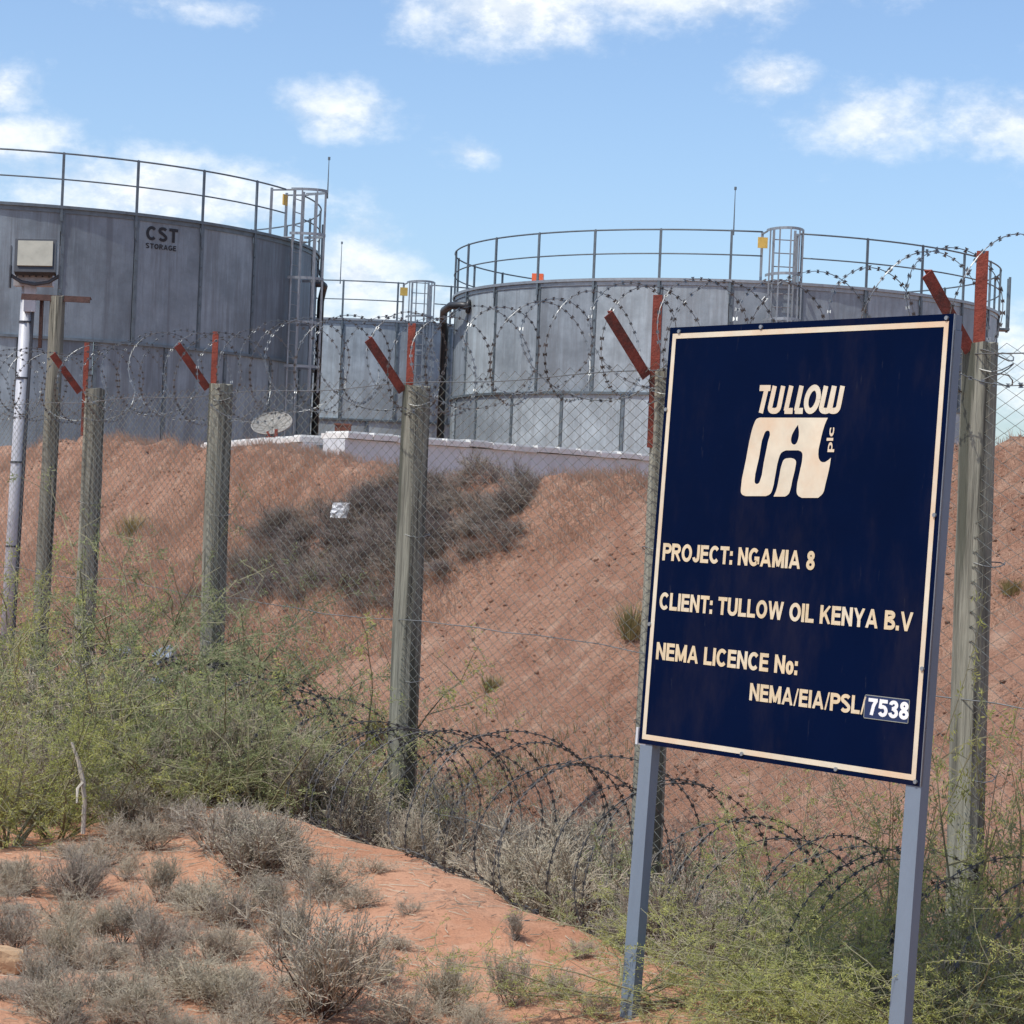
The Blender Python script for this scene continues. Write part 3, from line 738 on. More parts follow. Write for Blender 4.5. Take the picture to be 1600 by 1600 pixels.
# chain link: zigzag wires woven between s0 and s1
S0, S1 = 0.8, 21.5
PITCHW = .056
def mesh_wires():
    verts = []; faces = []; nv = 0; r = .0020
    svals = np.arange(S0, S1, PITCHW)
    for wi, s in enumerate(svals):
        x0, y0 = UU * s + NN * (FENCE_N - .085)
        zb = tz(x0, y0) + .02; zt = EYE + .70 + .05 * (s - S0) / 8
        K = int((zt - zb) / (PITCHW / 2))
        j = np.arange(K + 1); sg = np.where(j % 2 == 0, -1, 1) * (1 if wi % 2 == 0 else -1)
        wv = .02 * math.sin(s * 1.3) + .012 * np.sin(j * .11 + s * 2.1)
        so_ = s + sg * PITCHW * .53; no = FENCE_N - .085 + sg * .0022 + wv
        X = UU[0] * so_ + NN[0] * no; Y = UU[1] * so_ + NN[1] * no; Z = zt - j * PITCHW / 2
        Pn = np.stack([X, Y, Z], 1)
        off = np.array([U3 * r, (-U3 * .5 + N3 * .87) * r, (-U3 * .5 - N3 * .87) * r])
        vv = (Pn[:, None, :] + off[None]).reshape(-1, 3); verts.append(vv)
        a = nv + np.arange(K)[:, None] * 3
        for k in range(3):
            k2 = (k + 1) % 3
            faces.append(np.concatenate([a + k, a + k2, a + 3 + k2, a + 3 + k], 1))
        nv += len(vv)
    V = np.concatenate(verts); Q = np.concatenate(faces)
    me = bpy.data.meshes.new('chain_link_mesh')
    me.vertices.add(len(V)); me.vertices.foreach_set('co', V.astype(np.float32).ravel())
    me.loops.add(Q.size); me.loops.foreach_set('vertex_index', Q.astype(np.int32).ravel())
    me.polygons.add(len(Q)); me.polygons.foreach_set('loop_start', np.arange(0, Q.size, 4, dtype=np.int32)); me.update(calc_edges=True)
    obj('chain_link_mesh', me, 'mesh', FT, kind='stuff')
mesh_wires()
for frac in (.985, .5, .12):
    pts = []
    for s in np.arange(S0, S1, .3):
        x0, y0 = UU * s + NN * (FENCE_N - .09); zb = tz(x0, y0); zt = EYE + .70 + .05 * (s - S0) / 8
        pts.append((x0, y0, zb + (zt - zb) * frac + .01 * math.sin(s * 3)))
    mb = MB(); mb.tube(pts, .0025, 4); obj('tension_wire', mb, 'wire', FT)


# ------------------------------------------------------------------ razor wire
def razor(name, label, s_list, n_off, zfun, rad, turns, seed, material, group, barb=.021, wire=.0022, squash=1.0, dbl=True):
    rs = np.random.default_rng(seed); mb = MB()
    s0, s1 = s_list
    for hand in ((1, -1) if dbl else (1,)):
        n = int(abs(turns) * 40); ph = rs.uniform(0, 6); pts = []
        jit = np.interp(np.arange(n + 1) / 40.0, np.arange(0, abs(turns) + 3), rs.uniform(-.5, .5, int(abs(turns)) + 3))
        rj = np.interp(np.arange(n + 1) / 26.0, np.arange(0, n / 26 + 3), rs.uniform(-.22, .16, int(n / 26) + 4)[:len(np.arange(0, n / 26 + 3))])
        tl = np.interp(np.arange(n + 1) / 33.0, np.arange(0, n / 33 + 3), rs.uniform(-.30, .30, int(n / 33) + 4)[:len(np.arange(0, n / 33 + 3))])
        for i in range(n + 1):
            a = ph + hand * 2 * math.pi * i / 40; t = i / n
            r = rad * (1 + rj[i])
            s = s0 + (s1 - s0) * t + jit[i] * .28 + .55 * r * tl[i] * math.sin(a) + .35 * rad * math.cos(a) * hand
            nn_ = n_off + r * math.cos(a)
            zz = zfun(s) + r * math.sin(a) * squash
            pts.append(UU * s + NN * nn_); pts[-1] = np.array([pts[-1][0], pts[-1][1], zz])
        pa = np.array(pts); zg_ = terrain(pa[:, 0], pa[:, 1]) + .010
        pa[:, 2] = np.maximum(pa[:, 2], zg_ + .02 * np.abs(np.sin(np.arange(len(pa)) * .37))); pts = list(pa)
        mb.tube(pts, wire, 4, False)
        # barbs: small folded blades every few centimetres
        pa = np.array(pts); seg = np.linalg.norm(np.diff(pa, axis=0), axis=1); cum = np.concatenate([[0], np.cumsum(seg)])
        for dist in np.arange(0, cum[-1], .047):
            i = min(int(np.searchsorted(cum, dist)), len(pa) - 1); i = max(i, 1)
            p = pa[i - 1] + (pa[i] - pa[i - 1]) * ((dist - cum[i - 1]) / max(seg[i - 1], 1e-6))
            t_ = (pa[i] - pa[i - 1]) / max(seg[i - 1], 1e-6); v = rs.normal(size=3); v -= t_ * (v @ t_); v /= np.linalg.norm(v); u = np.cross(t_, v)
            b = barb * rs.uniform(.8, 1.15)
            for k in (0, 1):
                w_ = v if k == 0 else u
                mb.add([p - t_ * b * .55 + w_ * b * .5, p - t_ * b * .15, p - t_ * b * .55 - w_ * b * .5, p + t_ * b * .55 - w_ * b * .5, p + t_ * b * .15, p + t_ * b * .55 + w_ * b * .5], [(0, 1, 4, 5), (1, 2, 3, 4)])
    o = obj(name, mb, material); o['label'] = label; o['category'] = 'razor wire'; o['group'] = group
    return o


razor('razor_wire_coil', 'coil of razor wire lying along the tops of the fence posts, against the sky', (0.8, 21.4), FENCE_N - .05,
      lambda s: EYE + .80 + .008 * (s - 4) + .03 * math.sin(s * 2.2), .275, 36, 5, 'razor', 'razor wire coils along the fence', .018, .0019)
razor('razor_wire_coil', 'dark coil of razor wire sagging on the ground at the foot of the fence', (2.5, 15.6), FENCE_N - .62,
      lambda s: .15 + .022 * (s - 7) + .04 * math.sin(s * 1.7), .45, 33, 9, 'razor_old', 'razor wire coils along the fence', .018, .0026, .95)
mb = MB(); pts = []
for t in np.linspace(0, 1, 30):
    a_, _ = hit(806, 1470); b_, _ = hit(880, 1412); p = a_ + (b_ - a_) * t; pts.append(p + np.array([0, 0, .012 + .05 * math.sin(math.pi * t)]))
mb.tube(pts, .003, 4)
for p in pts[::5]: mb.box(p, (.02, .02, .02), (.8, .6, 0), (-.6, .8, 0))
obj('barbed_wire_piece', mb, 'razor_old', label='short loose end of barbed wire lying across the bare sand', category='barbed wire')

# ------------------------------------------------------------------ floodlight on its pole
LB = col(16, 20.0); LTp = P(52, 452, 20.0)
LT = thing('floodlight', 'square floodlight on a pale leaning pole behind the fence', 'floodlight', LB)
rel = lambda p: np.array(p) - LB
base = np.array([0, 0, -.2]); topv = rel(P(44, 430, 20.0))
dv = topv - base; mbp = MB(); mbp.tube([base, base + dv * .5, topv], [.060, .056, .052], 12); obj('pole', mbp, 'polepaint', LT, True)
mb = MB()
for t in (.9, .78, .6, .42):
    p = base + dv * t; mb.tube([p - np.array([0, 0, .008]), p + np.array([0, 0, .008])], .061, 12)
obj('pole_band', mb, 'lampbody', LT)
mb = MB(); e = np.array([1, 0, .04]); mb.tube([base + e * .066 + dv * t + np.array([0, -.02, 0]) for t in np.linspace(.05, .93, 14)], .014, 6); obj('cable', mb, 'lampbody', LT)
HC = rel(P(56, 402, 19.86)); fx = np.array([math.cos(.10), math.sin(.10), .035]); fx /= np.linalg.norm(fx); fz = np.array([0, .26, .96]); fz -= fx * (fz @ fx); fz /= np.linalg.norm(fz); fy = np.cross(fz, fx)
mb = MB(); mb.box(HC, (.36, .09, .31), fx, fy, fz)
for k in range(7): mb.box(HC + fx * (-.17 + .056 * k) + fy * .07, (.012, .06, .30), fx, fy, fz)
H_ = obj('lamp_housing', mb, 'lampbody', LT)
mb = MB(); mb.box(HC - fy * .052 + fz * .015, (.305, .02, .235), fx, fy, fz)
g_ = obj('lamp_glass', mb, 'lens', H_)
mb = MB()
for sx in (-1, 1):
    mb.box(HC + fx * sx * .215, (.012, .05, .20), fx, fy, fz); mb.box(HC + fx * sx * .215 - fz * .1 + np.array([0, 0, -.08]), (.012, .05, .2))
pts = [HC + fx * .215 * math.cos(b) - np.array([0, 0, .14 + .10 * math.sin(-b + math.pi) * -1 * -1]) for b in np.linspace(math.pi, 0, 9)]
mb.tube([HC - fx * .215 + np.array([0, 0, -.16]), HC - fx * .12 + np.array([0, 0, -.22]), HC + np.array([0, 0, -.24]), HC + fx * .12 + np.array([0, 0, -.22]), HC + fx * .215 + np.array([0, 0, -.16])], .016, 6); obj('lamp_bracket', mb, 'lampbody', LT)
mb = MB(); mb.box(topv + np.array([.06, -.02, -.05]), (.34, .10, .10), fx); mb.box(topv + np.array([.04, -.06, -.2]), (.10, .05, .26)); obj('pole_head', mb, 'polepaint', LT)

# ------------------------------------------------------------------ information sign
q = [0.4435697, 7.3, 0.94079634, -0.8702297, 0.04371387, -0.0039258, 1.169841, 1.3605153]
SW, SH = q[6], q[7]
yaw, lean, rol = q[3:6]
ex = np.array([math.cos(yaw), math.sin(yaw), 0]); nb = np.array([-math.sin(yaw), math.cos(yaw), 0])
ez = np.array([0, 0, 1.0]) * math.cos(lean) + nb * math.sin(lean)
SX = ex * math.cos(rol) + ez * math.sin(rol); SZ = ez * math.cos(rol) - ex * math.sin(rol); SY = np.cross(SZ, SX)   # SY points behind the board
SB = np.array(q[:3])
ST = thing('information_sign', 'dark blue project sign board with cream lettering on two steel legs', 'sign', SB)


def uv(px, py):
    """a point of the photograph as a place on the face of the board"""
    r_ = ray(px, py); t = ((SB - CAM) @ SY) / (r_ @ SY); p = CAM + r_ * t - SB
    return np.array([p @ SX, p @ SZ])


def on(u, v, out=0.0): return SX * u + SZ * v - SY * out


def sbox(mb, u0, u1, v0, v1, o0, o1):
    mb.box(on((u0 + u1) / 2, (v0 + v1) / 2, (o0 + o1) / 2), (u1 - u0, o1 - o0, v1 - v0), SX, SY, SZ)


mb = MB(); sbox(mb, 0, SW, 0, SH, -.0025, 0); PANEL = obj('panel', mb, 'navy', ST)
lw, ld = .056, .036
mb = MB()
sbox(mb, 0.0015, SW - .0015, SH - .045, SH - .0015, -.003 - ld, -.003); sbox(mb, lw + .001, SW - lw - .001, .0015, .04, -.003 - ld, -.003)
sbox(mb, lw + .001, SW - lw - .001, SH * .5, SH * .5 + .03, -.003 - ld * .6, -.003)
obj('frame', mb, 'frame', ST)
for u0 in (0.0015, SW - lw - .0015):
    mb = MB(); a_ = on(u0 + lw / 2, SH - .0465, -.003 - ld / 2); b_ = on(u0 + lw / 2 + .008, -1.15, -.003 - ld / 2)
    L = np.linalg.norm(a_ - b_); mb.box((a_ + b_) / 2, (lw, ld, L), SX, SY, SZ); obj('leg', mb, 'frame', ST)
mb = MB(); sbox(mb, -.012, .03, -.005, .05, -.012, -.0026); sbox(mb, -.012, -.002, -.005, .05, -.03, .004); obj('corner_clip', mb, 'white', ST)
mb = MB(); sbox(mb, SW + .0005, SW + .0025, 0.0, SH, -.008, .0005); obj('edge_strip', mb, 'ladder', ST)
# border
c = [uv(*p) for p in ((1051, 520.5), (1482, 503), (1004, 1157.5), (1432, 1217))]
bu0 = (c[0][0] + c[2][0]) / 2; bu1 = (c[1][0] + c[3][0]) / 2; bv1 = (c[0][1] + c[1][1]) / 2; bv0 = (c[2][1] + c[3][1]) / 2
mb = MB(); bw = .0165; e1_, e2_ = .0002, .0012
sbox(mb, bu0, bu1, bv1 - bw, bv1, e1_, e2_); sbox(mb, bu0, bu1, bv0, bv0 + bw, e1_, e2_); sbox(mb, bu0, bu0 + bw, bv0 + bw, bv1 - bw, e1_, e2_); sbox(mb, bu1 - bw, bu1, bv0 + bw, bv1 - bw, e1_, e2_)
obj('border', mb, 'cream', PANEL)
mbs = MB(); mbs.tube([-SY * -.0005, -SY * .006], .0065, 8); me = mbs.mesh('screw'); me.materials.append(M['ladder'])
for p in ((1190, 511), (1062, 518), (1480, 497), (1461, 805), (1442, 1045), (1431, 1225), (1160, 1178), (1307, 1202), (1014, 975), (1040, 640)):
    u, v = uv(*p); u = min(max(u, .012), SW - .012); v = min(max(v, .012), SH - .012); o = bpy.data.objects.new('screw', me); COL.objects.link(o); o.parent = PANEL; o.location = on(u, v, .0)


def sign_text(body, bl, br, tl, material):
    v, f = print_word(body)
    a = uv(*bl); b = uv(*br); t = uv(*tl); ch = t[1] - a[1]; v0 = (a[1] + b[1]) / 2
    mb = MB(); mb.add([on(a[0] + (b[0] - a[0]) * x, v0 + ch * y, .0015 + .00006 * l_) for x, y, l_ in v], f)
    return obj('lettering', mb, material, PANEL)


sign_text('PROJECT: NGAMIA 8', (1035, 877), (1273, 889), (1036, 850), 'cream2')
sign_text('CLIENT: TULLOW OIL KENYA B.V', (1030, 954), (1426, 985), (1031, 927), 'cream2')
sign_text('NEMA LICENCE No:', (1025, 1031), (1246, 1054), (1026, 1004), 'cream2')
sign_text('NEMA/EIA/PSL/', (1171, 1094), (1352, 1117), (1172, 1067), 'cream2')
mb = MB(); a_ = uv(1350, 1129); b_ = uv(1421, 1096); sbox(mb, a_[0], b_[0], uv(1351, 1121)[1], uv(1351, 1086)[1], .0002, .0016); PT = obj('number_patch', mb, 'patch', PANEL)
pv0, pv1 = uv(1351, 1121)[1], uv(1351, 1086)[1]
mb = MB(); k_ = .0022
for u0, u1, v0, v1 in ((a_[0], b_[0], pv0 - k_, pv0), (a_[0], b_[0], pv1, pv1 + k_), (a_[0] - k_, a_[0], pv0, pv1), (b_[0], b_[0] + k_, pv0, pv1)): sbox(mb, u0, u1, v0, v1, .0002, .0018)
obj('patch_edge', mb, 'mesh', PANEL)
v, f = print_word('7538')
ua = uv(1356, 1120)[0]; ub = uv(1420, 1126)[0]; va = pv0 + (pv1 - pv0) * .14; vb = pv0 + (pv1 - pv0) * .90
mb = MB(); mb.add([on(ua + (ub - ua) * x, va + (vb - va) * y, .0022 + .00006 * l_) for x, y, l_ in v], f); obj('lettering', mb, 'whiteprint', PANEL)

# emblem, drawn as closed outlines on the face
def zpx(x, y): return (1140 + x * 200 / 1455, 580 + y * 200 / 1455)


def outline_mesh(loops, smooth=True):
    cu = bpy.data.curves.new('o', 'CURVE'); cu.dimensions = '2D'; cu.fill_mode = 'BOTH'; cu.resolution_u = 3
    for lp_ in loops:
        pts = [uv(*zpx(*p)) for p in lp_]
        sp = cu.splines.new('BEZIER' if smooth else 'POLY')
        if smooth:
            sp.bezier_points.add(len(pts) - 1)
            for b_, p in zip(sp.bezier_points, pts):
                b_.co = (p[0], p[1], 0); b_.handle_left_type = b_.handle_right_type = 'AUTO'
            for i, b_ in enumerate(sp.bezier_points):
                if len(lp_[i]) > 2: b_.handle_left_type = b_.handle_right_type = 'VECTOR'
        else:
            sp.points.add(len(pts) - 1)
            for b_, p in zip(sp.points, pts): b_.co = (p[0], p[1], 0, 1)
        sp.use_cyclic_u = True
    o = bpy.data.objects.new('o', cu); COL.objects.link(o); dg = bpy.context.evaluated_depsgraph_get(); dg.update()
    me = bpy.data.meshes.new_from_object(o.evaluated_get(dg)); v = [x.co[:2] for x in me.vertices]; f = [tuple(p.vertices) for p in me.polygons]
    bpy.data.objects.remove(o); bpy.data.curves.remove(cu); bpy.data.meshes.remove(me)
    mb = MB(); mb.add([on(a, b, .0015) for a, b in v], f); return mb


def zpx(p, y=None, *r):
    if y is None: p, y = p[0], p[1]
    return (1140 + p * 200 / 1455, 580 + y * 200 / 1455)


body = [(350, 528, 1), (1120, 530, 1), (1085, 610), (1035, 800), (1012, 940), (1028, 1012), (1072, 1036), (1115, 1018), (1155, 985, 1), (1140, 1085), (1092, 1290), (1066, 1385), (1010, 1440, 1), (825, 1440, 1), (775, 1405), (766, 1340), (800, 1150), (832, 975), (826, 925), (785, 900, 1), (645, 900, 1), (592, 928), (565, 985), (522, 1190), (490, 1345), (465, 1395), (415, 1420, 1), (185, 1420, 1), (138, 1392), (132, 1335), (190, 1005), (250, 700), (285, 590), (310, 545)]
slot = [(430, 676), (460, 692), (440, 800), (392, 1040), (350, 1245), (328, 1278), (296, 1275), (288, 1245), (340, 975), (400, 708)]
drop = [(782, 608, 1), (792, 700), (782, 775), (758, 825), (730, 834), (706, 808), (706, 750), (738, 675)]
leg = [(625, 1003), (665, 990), (725, 993), (757, 1020), (755, 1070), (716, 1245), (696, 1340), (675, 1395), (635, 1425, 1), (503, 1425, 1), (535, 1350), (562, 1230), (600, 1050)]
obj('emblem', outline_mesh([body, slot, drop]), 'cream', PANEL)
obj('emblem', outline_mesh([leg]), 'cream', PANEL)


def stroke(paths, wd):
    mb = MB()
    for pi_, path in enumerate(paths):
        pts = np.array([uv(*zpx(*p)) for p in path]); L = len(pts); lo, hi = [], []
        for i in range(L):
            t = pts[min(i + 1, L - 1)] - pts[max(i - 1, 0)]; t /= np.linalg.norm(t)
            # horizontal pen: stems and curves keep the same width along the line of writing
            nrm = np.array([-t[1], t[0]]); lo.append(pts[i] - nrm * wd / 2); hi.append(pts[i] + nrm * wd / 2)
        k = 0.0013 + .00006 * (pi_ % 8)
        mb.add([on(*a, k) for a in lo] + [on(*a, k) for a in hi], [(i, i + 1, L + i + 1, L + i) for i in range(L - 1)])
    return mb


def arc(p0, p1, p2, n=8):
    return [tuple((1 - t) ** 2 * np.array(p0) + 2 * t * (1 - t) * np.array(p1) + t * t * np.array(p2)) for t in np.linspace(0, 1, n)]


U_ = lambda x: [(x + 62, 168), (x + 12, 395)] + arc((x + 8, 410), (x + 2, 452), (x + 55, 452)) + arc((x + 55, 452), (x + 100, 452), (x + 112, 400)) + [(x + 158, 168)]
O_ = [tuple((945 + 66 * math.cos(b) * (1) - 26 * math.sin(b) * -1 * 1.0 * -1 * -1, 320 - 133 * math.sin(b))) for b in np.linspace(0, 2 * math.pi, 33)]
paths = [[(345, 192), (468, 192)], [(425, 192), (358, 476)], U_(455), [(706, 166), (642, 452)], [(628, 452), (720, 452)], [(822, 166), (760, 452)], [(746, 452), (836, 452)], O_, U_(1038), U_(1130)]
obj('lettering', stroke(paths, .0185), 'cream', PANEL)
v, f = glyphs('plc', .02)
mb = MB(); p_a = uv(*zpx(1166, 920)); p_b = uv(*zpx(1195, 640)); wid = uv(*zpx(1166, 800))[0] - uv(*zpx(1088, 800))[0]
mb.add([on(p_a[0] + (p_b[0] - p_a[0]) * x - wid * y * .95, p_a[1] + (p_b[1] - p_a[1]) * x, .0015) for x, y in v], f); obj('lettering', mb, 'cream', PANEL)


# ------------------------------------------------------------------ plants
def rot_about(v, ax_, a):
    ax_ = ax_ / np.linalg.norm(ax_); return v * math.cos(a) + np.cross(ax_, v) * math.sin(a) + ax_ * (ax_ @ v) * (1 - math.cos(a))


def unit(v): return v / (np.linalg.norm(v) + 1e-12)


def leaf_quad(mb, p, d, L, wd, rs):
    s_ = rs.normal(size=3); s_ -= d * (s_ @ d); s_ = unit(s_) * wd / 2
    mb.add([p, p + d * L * .5 + s_, p + d * L, p + d * L * .5 - s_], [(0, 1, 2, 3)])


def grow(mb, p, d, L, n, wig, lift, rs, r0, r1, sides=3):
    pts = [p]
    for i in range(n):
        d = unit(d + rs.normal(size=3) * wig + np.array([0, 0, lift])); p = p + d * L / n; pts.append(p)
    mb.tube(pts, list(np.linspace(r0, r1, n + 1)), sides, False)
    return pts, d


def dry_shrub(seed, wide=1.0, nst=13, fine=7, upright=.35, leaves=True):
    """about one unit tall: brown stems at the base, very many fine grey twigs"""
    rs = np.random.default_rng(seed); st, tw, lf = MB(), MB(), MB()
    for i in range(nst):
        a = rs.uniform(0, 2 * math.pi); sp = rs.uniform(.1, 1.0) * wide
        d = unit(np.array([math.cos(a) * sp, math.sin(a) * sp, rs.uniform(.55, 1.1)]))
        pts, d1 = grow(st, np.array([math.cos(a), math.sin(a), 0]) * rs.uniform(0, .05) + np.array([0, 0, -.03]), d, rs.uniform(.38, .62), 4, .10, .04, rs, .0095, .005)
        for j in range(rs.integers(5, 8)):
            k = rs.integers(1, 5); b = pts[k]
            d2 = unit(d1 * .6 + rs.normal(size=3) * .55 + np.array([0, 0, upright]))
            p2, d3 = grow(tw, b, d2, rs.uniform(.22, .42), 3, .14, .06, rs, .0046, .003)
            for h in range(fine * 2):
                bb = p2[rs.integers(1, 4)]; d4 = unit(d3 * .8 + rs.normal(size=3) * .5 + np.array([0, 0, upright]))
                p3, d5 = grow(tw, bb, d4, rs.uniform(.10, .24), 2, .16, .05, rs, .0030, .0020)
                if leaves:
                    for g in range(4):
                        leaf_quad(lf, p3[rs.integers(0, 3)] + rs.normal(size=3) * .004, unit(d5 + rs.normal(size=3) * .6), rs.uniform(.02, .045), .0085, rs)
    return st.mesh('stems'), tw.mesh('twigs'), (lf.mesh('leaves') if leaves else None)


def green_bush(seed, arch=.0, nst=11, spread_=1.0, dens=1.0):
    """thorny bush: long arching pale green branches with feathery narrow leaves"""
    rs = np.random.default_rng(seed); br, lf = MB(), MB()
    def feather(pts, d, n):
        for g in range(n):
            k = rs.integers(0, len(pts) - 1); t = rs.uniform(); p = pts[k] * (1 - t) + pts[k + 1] * t
            fd = unit(rs.normal(size=3) + np.array([0, 0, .1])); ln = rs.uniform(.035, .075)
            q = p
            for e_ in range(4):
                q = p + fd * ln * (e_ + .5) / 4
                sd = rs.normal(size=3); sd = unit(sd - fd * (sd @ fd))
                for sg in (1, -1): leaf_quad(lf, q, unit(sd * sg + fd * .5 + np.array([0, 0, -.15])), rs.uniform(.016, .030), .0066, rs)
    for i in range(nst):
        a = rs.uniform(0, 2 * math.pi); sp = rs.uniform(.25, 1.1) * spread_
        d = unit(np.array([math.cos(a) * sp, math.sin(a) * sp, rs.uniform(.5, 1.0)]))
        pts, d1 = grow(br, np.array([math.cos(a), math.sin(a), 0]) * rs.uniform(0, .06) + np.array([0, 0, -.03]), d, rs.uniform(.7, 1.15), 7, .13, arch, rs, .0095, .003, 4)
        for j in range(10):
            k = rs.integers(1, 8); b = pts[k]
            d2 = unit(d1 * .5 + rs.normal(size=3) * .6 + np.array([0, 0, .12]))
            p2, d3 = grow(br, b, d2, rs.uniform(.22, .55), 4, .16, -.05, rs, .0028, .0015)
            feather(p2, d3, int(7 * dens))
            for h in range(2):
                bb = p2[rs.integers(1, 5)]; d4 = unit(d3 * .6 + rs.normal(size=3) * .6)
                p3, d5 = grow(br, bb, d4, rs.uniform(.12, .28), 3, .16, -.04, rs, .002, .0012)
                feather(p3, d5, int(4 * dens))
    return br.mesh('branches'), lf.mesh('foliage')


DRY = [dry_shrub(101), dry_shrub(102, 1.3, 15), dry_shrub(103, .7, 12, 8, .5), dry_shrub(104, 1.6, 16, 6, .2), dry_shrub(105, 1.1, 7, 5, .3), dry_shrub(106, 1.9, 11, 5, .1)]
GRN = [green_bush(201, 0, 9, 1.1, .8), green_bush(202, -.03, 10, 1.4, .8), green_bush(203, .02, 8, .8, .75), green_bush(204, -.06, 9, 1.8, .8), green_bush(205, -.015, 7, 1.3, .75)]
DEAD = [dry_shrub(301, 1.7, 15, 7, .05, False), dry_shrub(302, 1.3, 14, 7, .15, False)]


def put(name, parts, mats, loc, h, w_, label, cat, group, rz=None):
    t = thing(name, label, cat, loc, group, random.uniform(0, 6.28) if rz is None else rz)
    t.scale = (w_, w_, h)
    for me, mt in zip(parts, mats):
        if me is None: continue
        key = me.name + mt
        if not me.materials: me.materials.append(M[mt])
        o = bpy.data.objects.new(me.name.split('.')[0], me); COL.objects.link(o); o.parent = t
        if me.materials[0] is not M[mt]:
            o.material_slots[0].link = 'OBJECT'; o.material_slots[0].material = M[mt]
    return t


G_DRY = 'grey dry shrubs on the bare sand'
DRYM = ('stem', 'twig', 'twigleaf')
# base point in the photograph, height and width there
FORE = [(500, 1590, 215, 270, 'largest grey dry shrub, rounded, at the bottom of the bare sand', 1),
        (700, 1582, 105, 150, 'low grey dry shrub just to the right of the largest one', 1), (795, 1572, 105, 120, 'grey dry shrub farthest to the right on the open sand', 0),
        (228, 1512, 95, 120, 'upright dry shrub of pale bent twigs in the middle of the shrub patch', 2), (155, 1478, 70, 75, 'small vase shaped dry shrub standing alone on a bare sand patch', 2),
        (68, 1558, 95, 120, 'dry shrub just in front of the brown rock', 0), (20, 1490, 100, 130, None, 0), (110, 1455, 75, 130, None, 3), (250, 1412, 80, 90, 'dark stemmed dry shrub at the back of the bare sand patch', 2),
        (130, 1408, 100, 110, None, 0), (385, 1375, 135, 220, 'broad brownish dry shrub beside the start of the bare sand slope', 1), (355, 1452, 80, 110, None, 0),
        (310, 1560, 90, 170, None, 3), (215, 1592, 85, 150, None, 1), (395, 1605, 90, 150, None, 0), (425, 1430, 60, 90, None, 2), (630, 1605, 85, 130, None, 3), (806, 1472, 48, 60, 'tiny reddish dry shrub at the loose end of barbed wire', 2),
        (330, 1505, 75, 110, None, 0), (280, 1470, 50, 70, None, 3), (15, 1400, 75, 120, None, 1), (600, 1540, 60, 90, None, 0), (440, 1500, 90, 130, None, 2), (110, 1610, 60, 110, None, 3), (740, 1620, 70, 110, None, 3), (500, 1405, 60, 110, None, 3), (180, 1560, 55, 100, None, 0)]
_rf = np.random.default_rng(55)
for i in range(34):
    px = _rf.uniform(-10, 620); py = _rf.uniform(1330, 1620); hp_ = _rf.uniform(18, 36); FORE.append((px, py, hp_, hp_ * _rf.uniform(2.2, 4.0), None, int((1, 3, 5)[i % 3])))
def fore_label(px, py):
    a_ = 'nearest the brown rock' if px < 110 else 'left of the largest one' if px < 330 else 'around the largest one' if px < 570 else 'on the open sand to its right'
    b_ = 'at the very front' if py > 1560 else 'in the front rows' if py > 1470 else 'in the back rows' if py > 1380 else 'by the thicket'
    return 'small grey shrub %s, %s' % (b_, a_)

# smaller plants between the large ones, thinning out towards the open sand on the right
for i in range(46):
    px = _rf.uniform(-10, 470) if i < 34 else _rf.uniform(150, 560); py = _rf.uniform(1385, 1640) if i < 34 else _rf.uniform(1300, 1400)
    hp_ = _rf.uniform(32, 95); FORE.append((px, py, hp_, hp_ * _rf.uniform(1.1, 1.9), None, int(_rf.integers(0, 6))))
for px, py, hp_, wp_ in ((640, 1430, 34, 60), (880, 1560, 50, 90), (905, 1500, 36, 60), (560, 1420, 50, 80), (930, 1590, 60, 90), (330, 1330, 95, 150), (430, 1345, 85, 140), (240, 1330, 60, 110), (185, 1300, 60, 110)): FORE.append((px, py, hp_, wp_, None, int(_rf.integers(0, 6))))
for px, py, hp_, wp_, lab, kind in FORE:
    g, d = hit(px, py); s_ = d / FPX
    put('dry_shrub', DRY[kind], DRYM, g, hp_ * s_ / .98, wp_ * s_ / 1.22, lab or fore_label(px, py), 'shrub', G_DRY)

# dense dry shrubs in the ditch along the fence
G_DITCH = 'dry shrubs in the ditch along the fence'
rsd = np.random.default_rng(77)
def ditch_label(s_):
    for lim, tx in ((7.4, 'at the foot of the nearest wooden post'), (8.6, 'in the shade under the sign board'), (9.4, 'beside the left leg of the sign'), (10.4, 'behind the looping razor wire'), (11.5, 'at the foot of the middle fence post'), (12.6, 'just left of the middle fence post'), (99, 'behind the green thicket of thorn bushes')):
        if s_ < lim: return 'grey dry shrub in the ditch ' + tx

for i in range(46):
    s_ = 5.6 + 9.0 * (i + rsd.uniform(0, .9)) / 46; n_ = rsd.uniform(5.15, 6.2)
    xy = UU * s_ + NN * n_; h_ = rsd.uniform(.36, .62)
    put('dry_shrub', DRY[int(rsd.integers(0, 4))], DRYM, (*xy, tz(*xy)), h_, h_ * rsd.uniform(.9, 1.3), ditch_label(s_), 'shrub', G_DITCH)
for i, (px, d, h_) in enumerate(((10, 11.6, .7), (90, 11.4, .55), (160, 12.2, .8), (215, 11.7, .6), (280, 12.1, .75), (340, 11.9, .65), (390, 11.8, .7), (460, 12.2, .75), (500, 11.6, .6), (120, 12.6, .9), (560, 12.4, .6), (30, 12.0, .8))):
    put('dry_shrub', DRY[i % 6], DRYM, col(px, d), h_, h_ * .9, 'grey leafless shrub mixed into the green thicket ' + ('at the left edge' if px < 130 else 'below the blue grey bags' if px < 300 else 'near the middle fence post'), 'shrub', 'leafless shrubs among the green bushes')
